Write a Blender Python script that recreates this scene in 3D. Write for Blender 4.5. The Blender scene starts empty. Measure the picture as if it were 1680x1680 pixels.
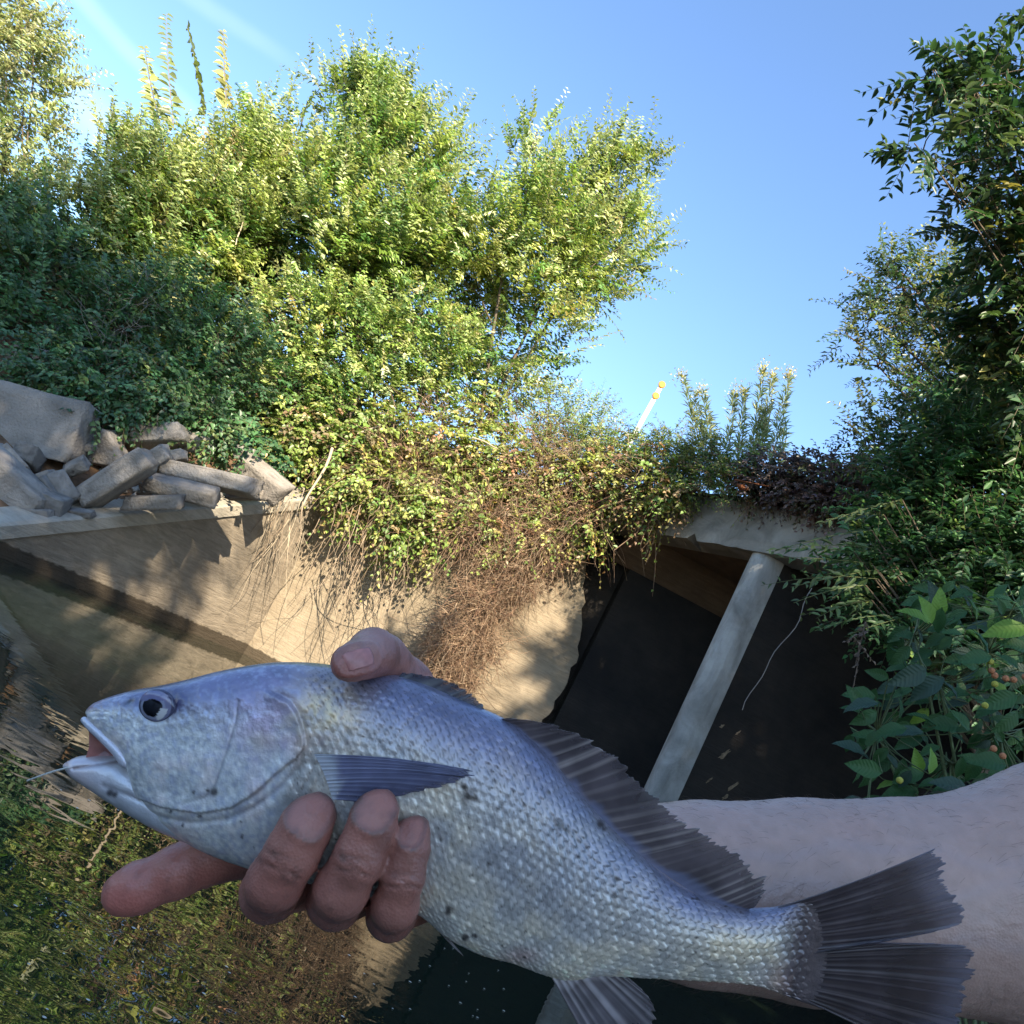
import bpy, bmesh, math, random
import numpy as np
from mathutils import Matrix, Vector

rng = np.random.default_rng(7)
random.seed(7)
sc = bpy.context.scene
COL = sc.collection

# ------------------------------------------------------------------ camera
PITCH, ROLL, FPX, CH = math.radians(12), math.radians(28), 1455.0, 0.8
cF = np.array([0, math.cos(PITCH), math.sin(PITCH)])
_r0 = np.array([1, 0, 0.]); _u0 = np.array([0, -math.sin(PITCH), math.cos(PITCH)])
cR = math.cos(ROLL)*_r0 + math.sin(ROLL)*_u0
cU = -math.sin(ROLL)*_r0 + math.cos(ROLL)*_u0
cO = np.array([0, 0, CH])
camd = bpy.data.cameras.new('camera')
camd.angle = 2*math.atan(840/FPX); camd.clip_start = 0.02; camd.clip_end = 2000
cam = bpy.data.objects.new('camera', camd); COL.objects.link(cam)
M = Matrix.Identity(4)
for i in range(3):
    M[i][0] = cR[i]; M[i][1] = cU[i]; M[i][2] = -cF[i]; M[i][3] = cO[i]
cam.matrix_world = M
sc.camera = cam

# ------------------------------------------------------------------ sky and sun
SUN_AZ, SUN_EL = math.radians(16), math.radians(33)      # sun stands behind the camera, a little to its right
sdir = np.array([math.sin(SUN_AZ)*math.cos(SUN_EL), -math.cos(SUN_AZ)*math.cos(SUN_EL), math.sin(SUN_EL)])
w = bpy.data.worlds.new('World'); sc.world = w; w.use_nodes = True
nt = w.node_tree; nt.nodes.clear()
out = nt.nodes.new('ShaderNodeOutputWorld'); bg = nt.nodes.new('ShaderNodeBackground')
sky = nt.nodes.new('ShaderNodeTexSky'); sky.sky_type = 'NISHITA'; sky.sun_disc = False
sky.sun_elevation = SUN_EL; sky.sun_rotation = math.atan2(sdir[0], sdir[1])
sky.air_density = 1.0; sky.dust_density = 0.3; sky.ozone_density = 4.5
# thin streaks of high cloud: bands along great circles, broken up by noise
L = nt.links.new
tc = nt.nodes.new('ShaderNodeTexCoord'); nz = nt.nodes.new('ShaderNodeTexNoise'); nz.inputs['Scale'].default_value = 5.0; nz.inputs['Detail'].default_value = 6
L(tc.outputs['Generated'], nz.inputs['Vector'])
def _dir(px, py): d = cF + cR*(px-840)/FPX - cU*(py-840)/FPX; return d/np.linalg.norm(d)
acc = None
for (p0, p1, wid, amt) in (((100, -30), (230, 100), .014, .16), ((30, 90), (200, 215), .034, .2), ((290, -20), (420, 70), .014, .14), ((-300, 200), (-100, 360), .05, .4)):
    n_ = np.cross(_dir(*p0), _dir(*p1)); n_ /= np.linalg.norm(n_)
    dt = nt.nodes.new('ShaderNodeVectorMath'); dt.operation = 'DOT_PRODUCT'; L(tc.outputs['Generated'], dt.inputs[0]); dt.inputs[1].default_value = n_
    wob = nt.nodes.new('ShaderNodeMath'); wob.operation = 'MULTIPLY_ADD'; wob.inputs[1].default_value = wid*1.6; L(nz.outputs[0], wob.inputs[0]); L(dt.outputs['Value'], wob.inputs[2])
    sb = nt.nodes.new('ShaderNodeMath'); sb.operation = 'SUBTRACT'; L(wob.outputs[0], sb.inputs[0]); sb.inputs[1].default_value = wid*.8
    ab = nt.nodes.new('ShaderNodeMath'); ab.operation = 'ABSOLUTE'; L(sb.outputs[0], ab.inputs[0])
    mr = nt.nodes.new('ShaderNodeMapRange'); mr.interpolation_type = 'SMOOTHERSTEP'; mr.inputs[1].default_value = wid; mr.inputs[2].default_value = 0; mr.inputs[3].default_value = 0; mr.inputs[4].default_value = amt; L(ab.outputs[0], mr.inputs[0])
    if acc is None: acc = mr.outputs[0]
    else:
        mx_ = nt.nodes.new('ShaderNodeMath'); mx_.operation = 'MAXIMUM'; L(acc, mx_.inputs[0]); L(mr.outputs[0], mx_.inputs[1]); acc = mx_.outputs[0]
nz2 = nt.nodes.new('ShaderNodeTexNoise'); nz2.inputs['Scale'].default_value = 3.0; nz2.inputs['Detail'].default_value = 4; L(tc.outputs['Generated'], nz2.inputs['Vector'])
brk = nt.nodes.new('ShaderNodeMapRange'); brk.inputs[1].default_value = .3; brk.inputs[2].default_value = .62; L(nz2.outputs[0], brk.inputs[0])
dc = nt.nodes.new('ShaderNodeVectorMath'); dc.operation = 'DOT_PRODUCT'; L(tc.outputs['Generated'], dc.inputs[0]); dc.inputs[1].default_value = _dir(60, -60)
ext = nt.nodes.new('ShaderNodeMapRange'); ext.interpolation_type = 'SMOOTHSTEP'; ext.inputs[1].default_value = .955; ext.inputs[2].default_value = .99; L(dc.outputs['Value'], ext.inputs[0])
m0 = nt.nodes.new('ShaderNodeMath'); m0.operation = 'MULTIPLY'; L(acc, m0.inputs[0]); L(ext.outputs[0], m0.inputs[1])
mu_ = nt.nodes.new('ShaderNodeMath'); mu_.operation = 'MULTIPLY'; L(m0.outputs[0], mu_.inputs[0]); L(brk.outputs[0], mu_.inputs[1])
mix = nt.nodes.new('ShaderNodeMixRGB'); mix.inputs[2].default_value = (5.5, 6.2, 6.6, 1)
L(mu_.outputs[0], mix.inputs[0]); L(sky.outputs[0], mix.inputs[1]); L(mix.outputs[0], bg.inputs[0]); L(bg.outputs[0], out.inputs[0])
bg.inputs[1].default_value = 0.138
sl = bpy.data.lights.new('sun', 'SUN'); sl.energy = 5.0; sl.angle = math.radians(.53); sl.color = (1.0, .87, .68)
so = bpy.data.objects.new('sun', sl); COL.objects.link(so); so.location = (8, -20, 25)
so.rotation_euler = Vector(-sdir).to_track_quat('-Z', 'Y').to_euler()
sc.view_settings.view_transform = 'Standard'; sc.view_settings.look = 'None'
sc.view_settings.gamma = 1; sc.view_settings.exposure = 1.55; sc.view_settings.use_curve_mapping = False
sc.render.engine = 'CYCLES'
cy = sc.cycles; cy.max_bounces = 6; cy.diffuse_bounces = 3; cy.glossy_bounces = 3; cy.transmission_bounces = 3; cy.transparent_max_bounces = 4

# ------------------------------------------------------------------ helpers
def at(px, py, Y):
    d = cF + cR*(px-840)/FPX - cU*(py-840)/FPX
    return cO + d*(Y/d[1])
def pxm(Y): return Y/FPX*1.02          # metres per photograph pixel at that distance
def mesh_obj(name, V, F, mat=None, parent=None, cols=None, smooth=False):
    V = np.asarray(V, dtype=np.float32); me = bpy.data.meshes.new(name)
    if isinstance(F, np.ndarray):
        n, k = F.shape
        me.vertices.add(len(V)); me.vertices.foreach_set('co', V.ravel())
        me.loops.add(n*k); me.loops.foreach_set('vertex_index', F.astype(np.int32).ravel())
        me.polygons.add(n); me.polygons.foreach_set('loop_start', np.arange(0, n*k, k, dtype=np.int32))
        me.polygons.foreach_set('loop_total', np.full(n, k, dtype=np.int32))
        me.update(calc_edges=True)
    else:
        me.from_pydata([tuple(v) for v in V.tolist()], [], F); me.update()
    if cols is not None:
        a = me.color_attributes.new('Col', 'FLOAT_COLOR', 'POINT')
        c = np.ones((len(V), 4), dtype=np.float32); c[:, :np.shape(cols)[1]] = cols
        a.data.foreach_set('color', c.ravel())
    if smooth: me.polygons.foreach_set('use_smooth', np.ones(len(me.polygons), dtype=bool))
    if mat: me.materials.append(mat)
    o = bpy.data.objects.new(name, me); COL.objects.link(o)
    if parent: o.parent = parent
    return o
def tag(o, label, cat, group=None, kind=None):
    o['label'] = label; o['category'] = cat
    if group: o['group'] = group
    if kind: o['kind'] = kind
    return o
def empty(name, loc=(0, 0, 0)):
    o = bpy.data.objects.new(name, None); o.location = loc; o.empty_display_size = .1; COL.objects.link(o); return o
def adopt(child, parent):
    """parent keeps its place at the thing's base; child keeps its world place"""
    child.parent = parent; child.matrix_parent_inverse = Matrix.Translation(parent.location).inverted(); return child
def structure(o): o['kind'] = 'structure'; return o
def nrm(a): return a/np.maximum(np.linalg.norm(a, axis=-1, keepdims=True), 1e-9)
def tubes(paths, radii, sides=4, taper=1.0):
    """paths: list of (k,3) arrays; radii: start radius each; taper: end radius / start radius"""
    Vs, Fs, base = [], [], 0
    for p, r in zip(paths, radii):
        p = np.asarray(p, float); k = len(p)
        t = nrm(np.gradient(p, axis=0)); ref = np.array([.31, .52, .8]); a = nrm(np.cross(t, ref)); b = np.cross(t, a)
        rr = r if np.ndim(r) else r*np.linspace(1, taper, k)
        rr = np.asarray(rr)[:, None, None]
        th = np.arange(sides)*2*np.pi/sides
        ring = p[:, None, :] + rr*(a[:, None, :]*np.cos(th)[None, :, None] + b[:, None, :]*np.sin(th)[None, :, None])
        Vs.append(ring.reshape(-1, 3))
        i = np.arange(k-1)[:, None]*sides; j = np.arange(sides)[None, :]; j2 = (j+1) % sides
        Fs.append(np.stack([base+i+j, base+i+j2, base+i+sides+j2, base+i+sides+j], -1).reshape(-1, 4)); base += k*sides
    return np.concatenate(Vs), np.concatenate(Fs)
def vnoise(P, seed=0):
    """cheap smooth value noise, P (n,3) -> -1..1"""
    P = np.asarray(P, float); i = np.floor(P).astype(np.int64); f = P-i; f = f*f*(3-2*f); r = 0
    for dx in (0, 1):
        for dy in (0, 1):
            for dz in (0, 1):
                h = (i[:, 0]+dx)*374761393 + (i[:, 1]+dy)*668265263 + (i[:, 2]+dz)*2147483647 + seed*974711
                h = (h ^ (h >> 13))*1274126177; h = (h ^ (h >> 16)) & 0xffff
                r = r + (h/32767.5-1)*np.where(dx, f[:, 0], 1-f[:, 0])*np.where(dy, f[:, 1], 1-f[:, 1])*np.where(dz, f[:, 2], 1-f[:, 2])
    return r
def fbm(P, seed=0, o=3):
    r, a = 0, 1.0
    for k in range(o): r = r+a*vnoise(np.asarray(P)*2**k, seed+k); a *= .5
    return r

# ------------------------------------------------------------------ materials
def newmat(name):
    m = bpy.data.materials.new(name); m.use_nodes = True
    return m, m.node_tree, m.node_tree.nodes['Principled BSDF']
def nd(t, typ, **kw):
    n = t.nodes.new(typ)
    for k, v in kw.items():
        if k in n.inputs: n.inputs[k].default_value = v
        else: setattr(n, k, v)
    return n
def leaf_mat(name, transl=.35, rough=.5, gain=1.0, spec=.35):
    m, t, p = newmat(name); o = t.nodes['Material Output']
    a = nd(t, 'ShaderNodeVertexColor', layer_name='Col')
    p.inputs['Roughness'].default_value = rough; p.inputs['Specular IOR Level'].default_value = spec
    tr = nd(t, 'ShaderNodeBsdfTranslucent'); mx = nd(t, 'ShaderNodeMixShader'); mx.inputs[0].default_value = transl
    hs = nd(t, 'ShaderNodeHueSaturation', Saturation=1.15, Value=1.5)
    t.links.new(a.outputs[0], p.inputs['Base Color']); t.links.new(a.outputs[0], hs.inputs['Color']); t.links.new(hs.outputs[0], tr.inputs[0])
    t.links.new(p.outputs[0], mx.inputs[1]); t.links.new(tr.outputs[0], mx.inputs[2]); t.links.new(mx.outputs[0], o.inputs[0])
    return m
def col_mat(name, rough=.8, spec=.3, metallic=0, bump=0, bscale=60):
    m, t, p = newmat(name); a = nd(t, 'ShaderNodeVertexColor', layer_name='Col')
    t.links.new(a.outputs[0], p.inputs['Base Color']); p.inputs['Roughness'].default_value = rough
    p.inputs['Specular IOR Level'].default_value = spec; p.inputs['Metallic'].default_value = metallic
    if bump:
        g = nd(t, 'ShaderNodeNewGeometry'); n = nd(t, 'ShaderNodeTexNoise', Scale=bscale, Detail=6); b = nd(t, 'ShaderNodeBump', Strength=bump, Distance=.02)
        t.links.new(g.outputs['Position'], n.inputs['Vector']); t.links.new(n.outputs[0], b.inputs['Height']); t.links.new(b.outputs[0], p.inputs['Normal'])
    return m
def plain(name, c, rough=.7, spec=.3, metallic=0, bump=0, bscale=40, var=.25):
    m, t, p = newmat(name); p.inputs['Roughness'].default_value = rough; p.inputs['Specular IOR Level'].default_value = spec; p.inputs['Metallic'].default_value = metallic
    g = nd(t, 'ShaderNodeNewGeometry'); n = nd(t, 'ShaderNodeTexNoise', Scale=bscale, Detail=6)
    r = nd(t, 'ShaderNodeValToRGB'); c = np.array(c)
    r.color_ramp.elements[0].position = .3; r.color_ramp.elements[1].position = .7
    r.color_ramp.elements[0].color = (*np.clip(c*(1-var), 0, 1), 1); r.color_ramp.elements[1].color = (*np.clip(c*(1+var), 0, 1), 1)
    t.links.new(g.outputs['Position'], n.inputs['Vector']); t.links.new(n.outputs[0], r.inputs[0]); t.links.new(r.outputs[0], p.inputs['Base Color'])
    if bump:
        b = nd(t, 'ShaderNodeBump', Strength=bump, Distance=.02); t.links.new(n.outputs[0], b.inputs['Height']); t.links.new(b.outputs[0], p.inputs['Normal'])
    return m
def concrete(name, c0, c1, wet=True, stain=(.05, .042, .03), stainamt=.5, rough=.85, zs=16):
    """weathered board-marked concrete: blotches, horizontal streaks, ragged wet band just above the water"""
    m, t, p = newmat(name); lk = t.links.new
    g = nd(t, 'ShaderNodeNewGeometry'); sp = nd(t, 'ShaderNodeSeparateXYZ'); lk(g.outputs['Position'], sp.inputs[0])
    n1 = nd(t, 'ShaderNodeTexNoise', Scale=1.3, Detail=8, Roughness=.65); lk(g.outputs['Position'], n1.inputs['Vector'])
    r1 = nd(t, 'ShaderNodeValToRGB'); r1.color_ramp.elements[0].position = .32; r1.color_ramp.elements[1].position = .68
    r1.color_ramp.elements[0].color = (*c0, 1); r1.color_ramp.elements[1].color = (*c1, 1); lk(n1.outputs[0], r1.inputs[0])
    mp = nd(t, 'ShaderNodeMapping'); mp.inputs['Scale'].default_value = (2.2, 2.2, zs); lk(g.outputs['Position'], mp.inputs[0])
    n2 = nd(t, 'ShaderNodeTexNoise', Scale=1.6, Detail=7, Roughness=.6, Distortion=.7); lk(mp.outputs[0], n2.inputs['Vector'])
    r2 = nd(t, 'ShaderNodeValToRGB'); r2.color_ramp.elements[0].position = .4; r2.color_ramp.elements[1].position = .75
    lk(n2.outputs[0], r2.inputs[0])
    ms = nd(t, 'ShaderNodeMixRGB', blend_type='MIX'); ms.inputs[2].default_value = (*stain, 1)
    mu = nd(t, 'ShaderNodeMath', operation='MULTIPLY'); mu.inputs[1].default_value = stainamt; lk(r2.outputs[0], mu.inputs[0]); lk(mu.outputs[0], ms.inputs[0]); lk(r1.outputs[0], ms.inputs[1])
    last = ms
    if wet:
        n3 = nd(t, 'ShaderNodeTexNoise', Scale=14, Detail=4); lk(g.outputs['Position'], n3.inputs['Vector'])
        ma = nd(t, 'ShaderNodeMath', operation='MULTIPLY_ADD'); ma.inputs[1].default_value = .06; lk(n3.outputs[0], ma.inputs[0]); lk(sp.outputs[2], ma.inputs[2])
        mr = nd(t, 'ShaderNodeMapRange'); mr.inputs[1].default_value = .155; mr.inputs[2].default_value = .172; mr.inputs[3].default_value = .9; mr.inputs[4].default_value = 0
        lk(ma.outputs[0], mr.inputs[0])
        mw = nd(t, 'ShaderNodeMixRGB'); mw.inputs[2].default_value = (.035, .026, .016, 1); lk(mr.outputs[0], mw.inputs[0]); lk(ms.outputs[0], mw.inputs[1]); last = mw
    lk(last.outputs[0], p.inputs['Base Color']); p.inputs['Roughness'].default_value = rough; p.inputs['Specular IOR Level'].default_value = .25
    n4 = nd(t, 'ShaderNodeTexNoise', Scale=45, Detail=6); lk(g.outputs['Position'], n4.inputs['Vector'])
    ad = nd(t, 'ShaderNodeMath', operation='MULTIPLY_ADD'); ad.inputs[1].default_value = .35; lk(n4.outputs[0], ad.inputs[0]); lk(n2.outputs[0], ad.inputs[2])
    b = nd(t, 'ShaderNodeBump', Strength=.55, Distance=.03); lk(ad.outputs[0], b.inputs['Height']); lk(b.outputs[0], p.inputs['Normal'])
    return m

M_leaf = leaf_mat('leaf', .3, .38, spec=.75); M_leafnear = leaf_mat('leaf_near', .25, .42, spec=.45); M_vine = leaf_mat('vine_leaf', .3, .42, spec=.6)
M_bark = plain('bark', (.11, .085, .06), .9, .2, bump=.6, bscale=50)
M_twig = col_mat('twig', .85, .2)
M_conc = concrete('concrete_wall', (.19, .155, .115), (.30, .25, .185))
M_conc2 = concrete('concrete_head', (.215, .17, .115), (.31, .255, .18), stainamt=.4)
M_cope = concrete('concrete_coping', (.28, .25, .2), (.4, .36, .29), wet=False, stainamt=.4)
M_dark = concrete('concrete_shaded_stained', (.012, .011, .011), (.034, .028, .023), wet=False, stainamt=.3, stain=(.012, .011, .01))  # near-black base puts under-deck shade into the colour, stain streaks on top
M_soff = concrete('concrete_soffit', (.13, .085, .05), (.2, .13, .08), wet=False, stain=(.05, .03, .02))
M_pier = concrete('concrete_pier', (.26, .255, .24), (.46, .45, .42), wet=True, stainamt=.7, zs=1.2)
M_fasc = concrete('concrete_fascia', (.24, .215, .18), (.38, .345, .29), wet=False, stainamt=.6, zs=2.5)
M_rock = col_mat('rock', .9, .2, bump=1.0, bscale=34)
M_soil = plain('soil', (.12, .075, .045), .95, .1, bump=.8, bscale=12, var=.4)
M_mud = plain('mud', (.07, .055, .035), .9, .2, bump=.5, bscale=6, var=.4)
M_rust = plain('rust', (.22, .08, .035), .9, .2, bump=.6, bscale=60, var=.5)
M_white = plain('white_paint', (.8, .8, .78), .5, .4, var=.05)
M_yellow = plain('yellow_reflector', (.42, .19, .005), .6, .5, var=.1)

# ================================================================== THE SETTING
# ground sheet and pool bed
structure(mesh_obj('ground', [(-400, -400, -1.2), (400, -400, -1.2), (400, 400, -1.2), (-400, 400, -1.2)], [(0, 1, 2, 3)], M_mud))
# water
mw, t, p = newmat('water'); lk = t.links.new
p.inputs['Base Color'].default_value = (.010, .017, .011, 1); p.inputs['Roughness'].default_value = .0; p.inputs['IOR'].default_value = 1.65
g = nd(t, 'ShaderNodeNewGeometry'); mpw = nd(t, 'ShaderNodeMapping'); mpw.inputs['Scale'].default_value = (1.0, 1.5, 1); mpw.inputs['Rotation'].default_value = (0, 0, .25)
lk(g.outputs['Position'], mpw.inputs[0])
na = nd(t, 'ShaderNodeTexNoise', Scale=9.0, Detail=.6, Roughness=.35, Distortion=.5); nb = nd(t, 'ShaderNodeTexNoise', Scale=2.5, Detail=1)
lk(mpw.outputs[0], na.inputs['Vector']); lk(g.outputs['Position'], nb.inputs['Vector'])
mm = nd(t, 'ShaderNodeMath', operation='MULTIPLY_ADD'); mm.inputs[1].default_value = 1.6; lk(nb.outputs[0], mm.inputs[0]); lk(na.outputs[0], mm.inputs[2])
ln = nd(t, 'ShaderNodeVectorMath', operation='LENGTH'); lk(g.outputs['Position'], ln.inputs[0])          # ripples spread from where the angler stands and die away
fd = nd(t, 'ShaderNodeMapRange'); fd.inputs[1].default_value = 2.0; fd.inputs[2].default_value = 6.5; fd.inputs[3].default_value = .048; fd.inputs[4].default_value = .012; lk(ln.outputs['Value'], fd.inputs[0])
b = nd(t, 'ShaderNodeBump', Distance=.02); lk(fd.outputs[0], b.inputs['Strength']); lk(mm.outputs[0], b.inputs['Height']); lk(b.outputs[0], p.inputs['Normal'])
structure(mesh_obj('water', [(-70, -70, 0), (70, -70, 0), (70, 70, 0), (-70, 70, 0)], [(0, 1, 2, 3)], mw))

# far bank and road embankment: strips running back from the wall tops
PL = np.array([  # x, y, z, back x, back y, slope
    (-7.5, 2.0, -.6, -1, .1, .35), (-6.0, 4.6, -.5, -1, .2, .36), (-4.15, 7.6, -.1, -.92, .39, .36), (-2.42, 11.75, 2.1, -.8, .6, .42),
    (-1.0, 12.2, 2.9, -.25, .97, .5), (.7, 12.4, 4.2, .25, .97, .16), (1.6, 11.4, 4.5, .84, .54, .1), (2.75, 9.6, 4.55, .84, .54, .1), (4.9, 6.2, 4.55, .84, .54, .1), (6.2, 4.2, 3.9, .84, .54, .06)])
seg = np.r_[0, np.cumsum(np.linalg.norm(np.diff(PL[:, :2], axis=0), axis=1))]
def bank_pt(u, d):
    """u metres along the wall tops, d metres back from them"""
    q = np.stack([np.interp(u, seg, PL[:, k]) for k in range(6)], -1); bd = nrm(q[:, 3:5])
    P = np.zeros((len(u), 3)); P[:, :2] = q[:, :2]+bd*d[:, None]
    z = q[:, 2]+q[:, 5]*d
    lim = 5.0+.02*d; z = np.where(z > lim-.8, lim-.8+.8*(1-np.exp(-(np.maximum(z-lim+.8, 0))/.8)), z)
    P[:, 2] = z + .12*np.minimum(d, 1.5)/1.5*fbm(np.c_[P[:, :2]*.9, z*0], 3)
    return P
nu = 150; us = np.linspace(0, seg[-1], nu); ds = np.r_[0, .1, .2, .35, .5, .7, .9, 1.2, 1.5, 1.9, 2.4, 3, 4, 5, 6.5, 9, 14, 25, 60]
G = bank_pt(np.repeat(us, len(ds)), np.tile(ds, nu)); k = len(ds)
i = np.arange(nu-1)[:, None]*k; j = np.arange(k-1)[None, :]
structure(mesh_obj('bank', G, np.stack([i+j, i+k+j, i+k+j+1, i+j+1], -1).reshape(-1, 4), M_soil, smooth=True))
# near bank: right-hand side and behind the camera
gx = np.linspace(-18, 16, 86); gy = np.linspace(-24, 7, 80); X, Y = np.meshgrid(gx, gy, indexing='ij')
ss = lambda a: np.clip(a, 0, 1)**2*(3-2*np.clip(a, 0, 1))
edge = 1.75+.42*np.maximum(Y-2.2, 0)
Z = -.75+1.7*ss((X-edge)/1.6)+.6*ss((X-edge-1.6)/4); Z = np.maximum(Z, -.75+1.6*ss((-1.2-Y)/3)+1.2*ss((-4-Y)/8))
Z = np.maximum(Z, -.75+1.4*ss((-4.6-X-.2*Y)/3)*(Y < 4))
V = np.c_[X.ravel(), Y.ravel(), Z.ravel()]; V[:, 2] += .08*fbm(V*1.3, 5); k = 80
i = np.arange(85)[:, None]*k; j = np.arange(79)[None, :]
structure(mesh_obj('near_bank', V, np.stack([i+j, i+k+j, i+k+j+1, i+j+1], -1).reshape(-1, 4), M_mud, smooth=True))

# specks of scum floating on the pool
def on_water(px, py): d = cF + cR*(px-840)/FPX - cU*(py-840)/FPX; return cO + d*((.002-CH)/d[2])
r = np.random.default_rng(6); Vs, Fs = [], []
for q in range(46):
    if q < 26: c = on_water(r.uniform(560, 830), r.uniform(1540, 1670))
    else: c = on_water(r.uniform(0, 420), r.uniform(1280, 1670))
    a_ = r.uniform(.003, .006); b_ = a_*r.uniform(.4, .9); th = np.linspace(0, 2*np.pi, 7)[:-1]
    Vs.append(np.r_[c+np.c_[a_*np.cos(th), b_*np.sin(th), 0*th], [c+[0, 0, .0015]]]); Fs += [(7*q+i_, 7*q+(i_+1) % 6, 7*q+6) for i_ in range(6)]
o = mesh_obj('floating_specks', np.concatenate(Vs), Fs, plain('scum', (.45, .42, .36), .8)); tag(o, 'tiny pale specks of scum floating on the dark water', 'scum', kind='stuff')

# wing wall
L0 = np.array([-4.45, 6.75]); C0 = np.array([-2.22, 11.97]); wd = (C0-L0)/np.linalg.norm(C0-L0); wn = np.array([wd[1], -wd[0]])
LW = np.linalg.norm(C0-L0); ztop = lambda s: -.42+2.56*s/5.166      # sloping top
def prism(name, prof, mat, parent=None):
    """prof: list of rings (each a list of xyz in the same order) lofted and capped"""
    V = np.concatenate([np.asarray(r, float) for r in prof]); n = len(prof[0]); F = []
    for a in range(len(prof)-1):
        for b_ in range(n): F.append((a*n+b_, a*n+(b_+1) % n, (a+1)*n+(b_+1) % n, (a+1)*n+b_))
    F.append(tuple(range(n))[::-1]); F.append(tuple(range((len(prof)-1)*n, len(prof)*n)))
    return mesh_obj(name, V, F, mat, parent)
ww = empty('wing_wall', (L0[0], L0[1], 0))
def wp(s, off, z): q = L0+wd*s+wn*off; return (q[0], q[1], z)
rings, cop = [], []
for s in np.linspace(0, LW, 24):
    zt = ztop(s); jit = .006*math.sin(s*9)+.004*math.sin(s*23)
    rings.append([wp(s, 0, -1.1), wp(s, 0, zt-.16), wp(s, -.3, zt-.16), wp(s, -.3, -1.1)])
    cop.append([wp(s, .03+jit, zt-.155), wp(s, .026+jit, zt-.02), wp(s, 0, zt+jit), wp(s, -.34, zt+.01), wp(s, -.34, zt-.155)])
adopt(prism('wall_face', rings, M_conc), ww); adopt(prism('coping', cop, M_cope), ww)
tag(ww, 'weathered tan concrete wing wall with sloping top and dark wet waterline band', 'wall')

# culvert: headwall, barrel wall, pier, deck slab
cv = empty('culvert', (1.7, 11.6, 0))
SOF, TOPZ = 3.75, 4.40
def slab(name, poly, z0, z1, mat, par=cv):
    return adopt(prism(name, [[(x, y, z0) for x, y in poly], [(x, y, z1) for x, y in poly]], mat), par)
def wallpoly(name, pts, y0, thick, mat):     # polygon in x-z, thickness in y
    return adopt(prism(name, [[(x, y0(x), z) for x, z in pts], [(x, y0(x)+thick, z) for x, z in pts]], mat), cv)
yW = lambda x: (11.97-.094*(x+2.22)) if x < 1.7 else 11.6
wallpoly('headwall', [(-2.4, -1.1), (1.6, -1.1)]+[(np.interp(z, [0, .8, 1.5, 2.0, 2.6, 3.1, 3.7], [1.62, 1.6, 1.67, 1.64, 1.42, 1.2, 1.0])+.018*math.sin(z*17)+.012*math.sin(z*41), z) for z in np.linspace(0, 3.7, 40)]+[(1.0, 4.1), (.4, 3.95), (-1.0, 3.15), (-2.4, 2.2)], yW, .4, M_conc2)  # right edge shaped after the shadow boundary on the wall
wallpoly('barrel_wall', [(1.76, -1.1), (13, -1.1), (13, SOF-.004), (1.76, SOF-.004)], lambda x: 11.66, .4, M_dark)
wallpoly('headwall_shade', [(.9, -1.1), (1.72, -1.1), (1.72, SOF-.004), (.9, SOF-.004)], lambda x: 11.80, .3, M_dark)  # added near-black panel standing for the headwall's shaded end
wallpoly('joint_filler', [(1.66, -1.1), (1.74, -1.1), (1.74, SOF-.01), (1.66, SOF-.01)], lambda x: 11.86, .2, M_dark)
du = np.array([.541, -.841]); dn = np.array([-.841, -.541]); E0 = np.array([1.2, 11.75])
ed = lambda s, o=0: tuple(E0+du*s+dn*o)
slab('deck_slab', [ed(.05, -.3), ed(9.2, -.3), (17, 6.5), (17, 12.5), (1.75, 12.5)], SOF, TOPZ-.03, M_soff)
# fascia beam with a broken lower edge, leaning back
fr = []
for s in np.linspace(-.35, 9.2, 110):
    c = .016*max(0, vnoise(np.array([[s*7.1, 0, 0]]), 4)[0])+(.10*max(0, vnoise(np.array([[s*6, 2, 0]]), 9)[0]) if s < 2 else 0)
    a, b_, c2, d_ = ed(s, .02), ed(s, 0), ed(s, -.1), ed(s, -.31)
    fr.append([(*ed(s, .03), SOF+c-.02), (*ed(s, .025), SOF+.12), (*ed(s, -.09), TOPZ-.01-.02*abs(math.sin(s*7))), (*ed(s, -.31), TOPZ), (*ed(s, -.295), SOF-.02)])
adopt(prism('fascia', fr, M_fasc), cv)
hx = np.linspace(1.5, 13, 12)
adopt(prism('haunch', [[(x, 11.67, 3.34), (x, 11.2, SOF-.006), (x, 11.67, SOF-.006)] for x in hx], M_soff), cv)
# pier: long wall with a rounded nose
NC = np.array([2.80, 9.60]); ax = np.array([.995, .1]); an = np.array([-ax[1], ax[0]]); pr = .185
nose = [tuple(NC+pr*(-ax*math.cos(a)+an*math.sin(a))) for a in np.linspace(-math.pi/2, math.pi/2, 15)]
slab('pier_nose', [tuple(NC-an*pr+ax*.12)]+nose+[tuple(NC+an*pr+ax*.12)], -1.1, SOF-.005, M_pier)
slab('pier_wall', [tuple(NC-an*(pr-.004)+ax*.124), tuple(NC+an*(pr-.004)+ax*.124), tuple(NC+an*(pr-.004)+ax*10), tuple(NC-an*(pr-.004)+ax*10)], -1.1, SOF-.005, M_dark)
slab('end_light_stop', [(12.6, 4), (12.9, 4), (12.9, 12), (12.6, 12)], -1.1, SOF-.01, M_dark)  # added cap keeping daylight out; the barrels run on past it
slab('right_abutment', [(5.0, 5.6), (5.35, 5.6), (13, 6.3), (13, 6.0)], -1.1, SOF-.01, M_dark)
tag(cv, 'twin-barrel concrete culvert with rounded centre pier and dark openings', 'culvert')
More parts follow.
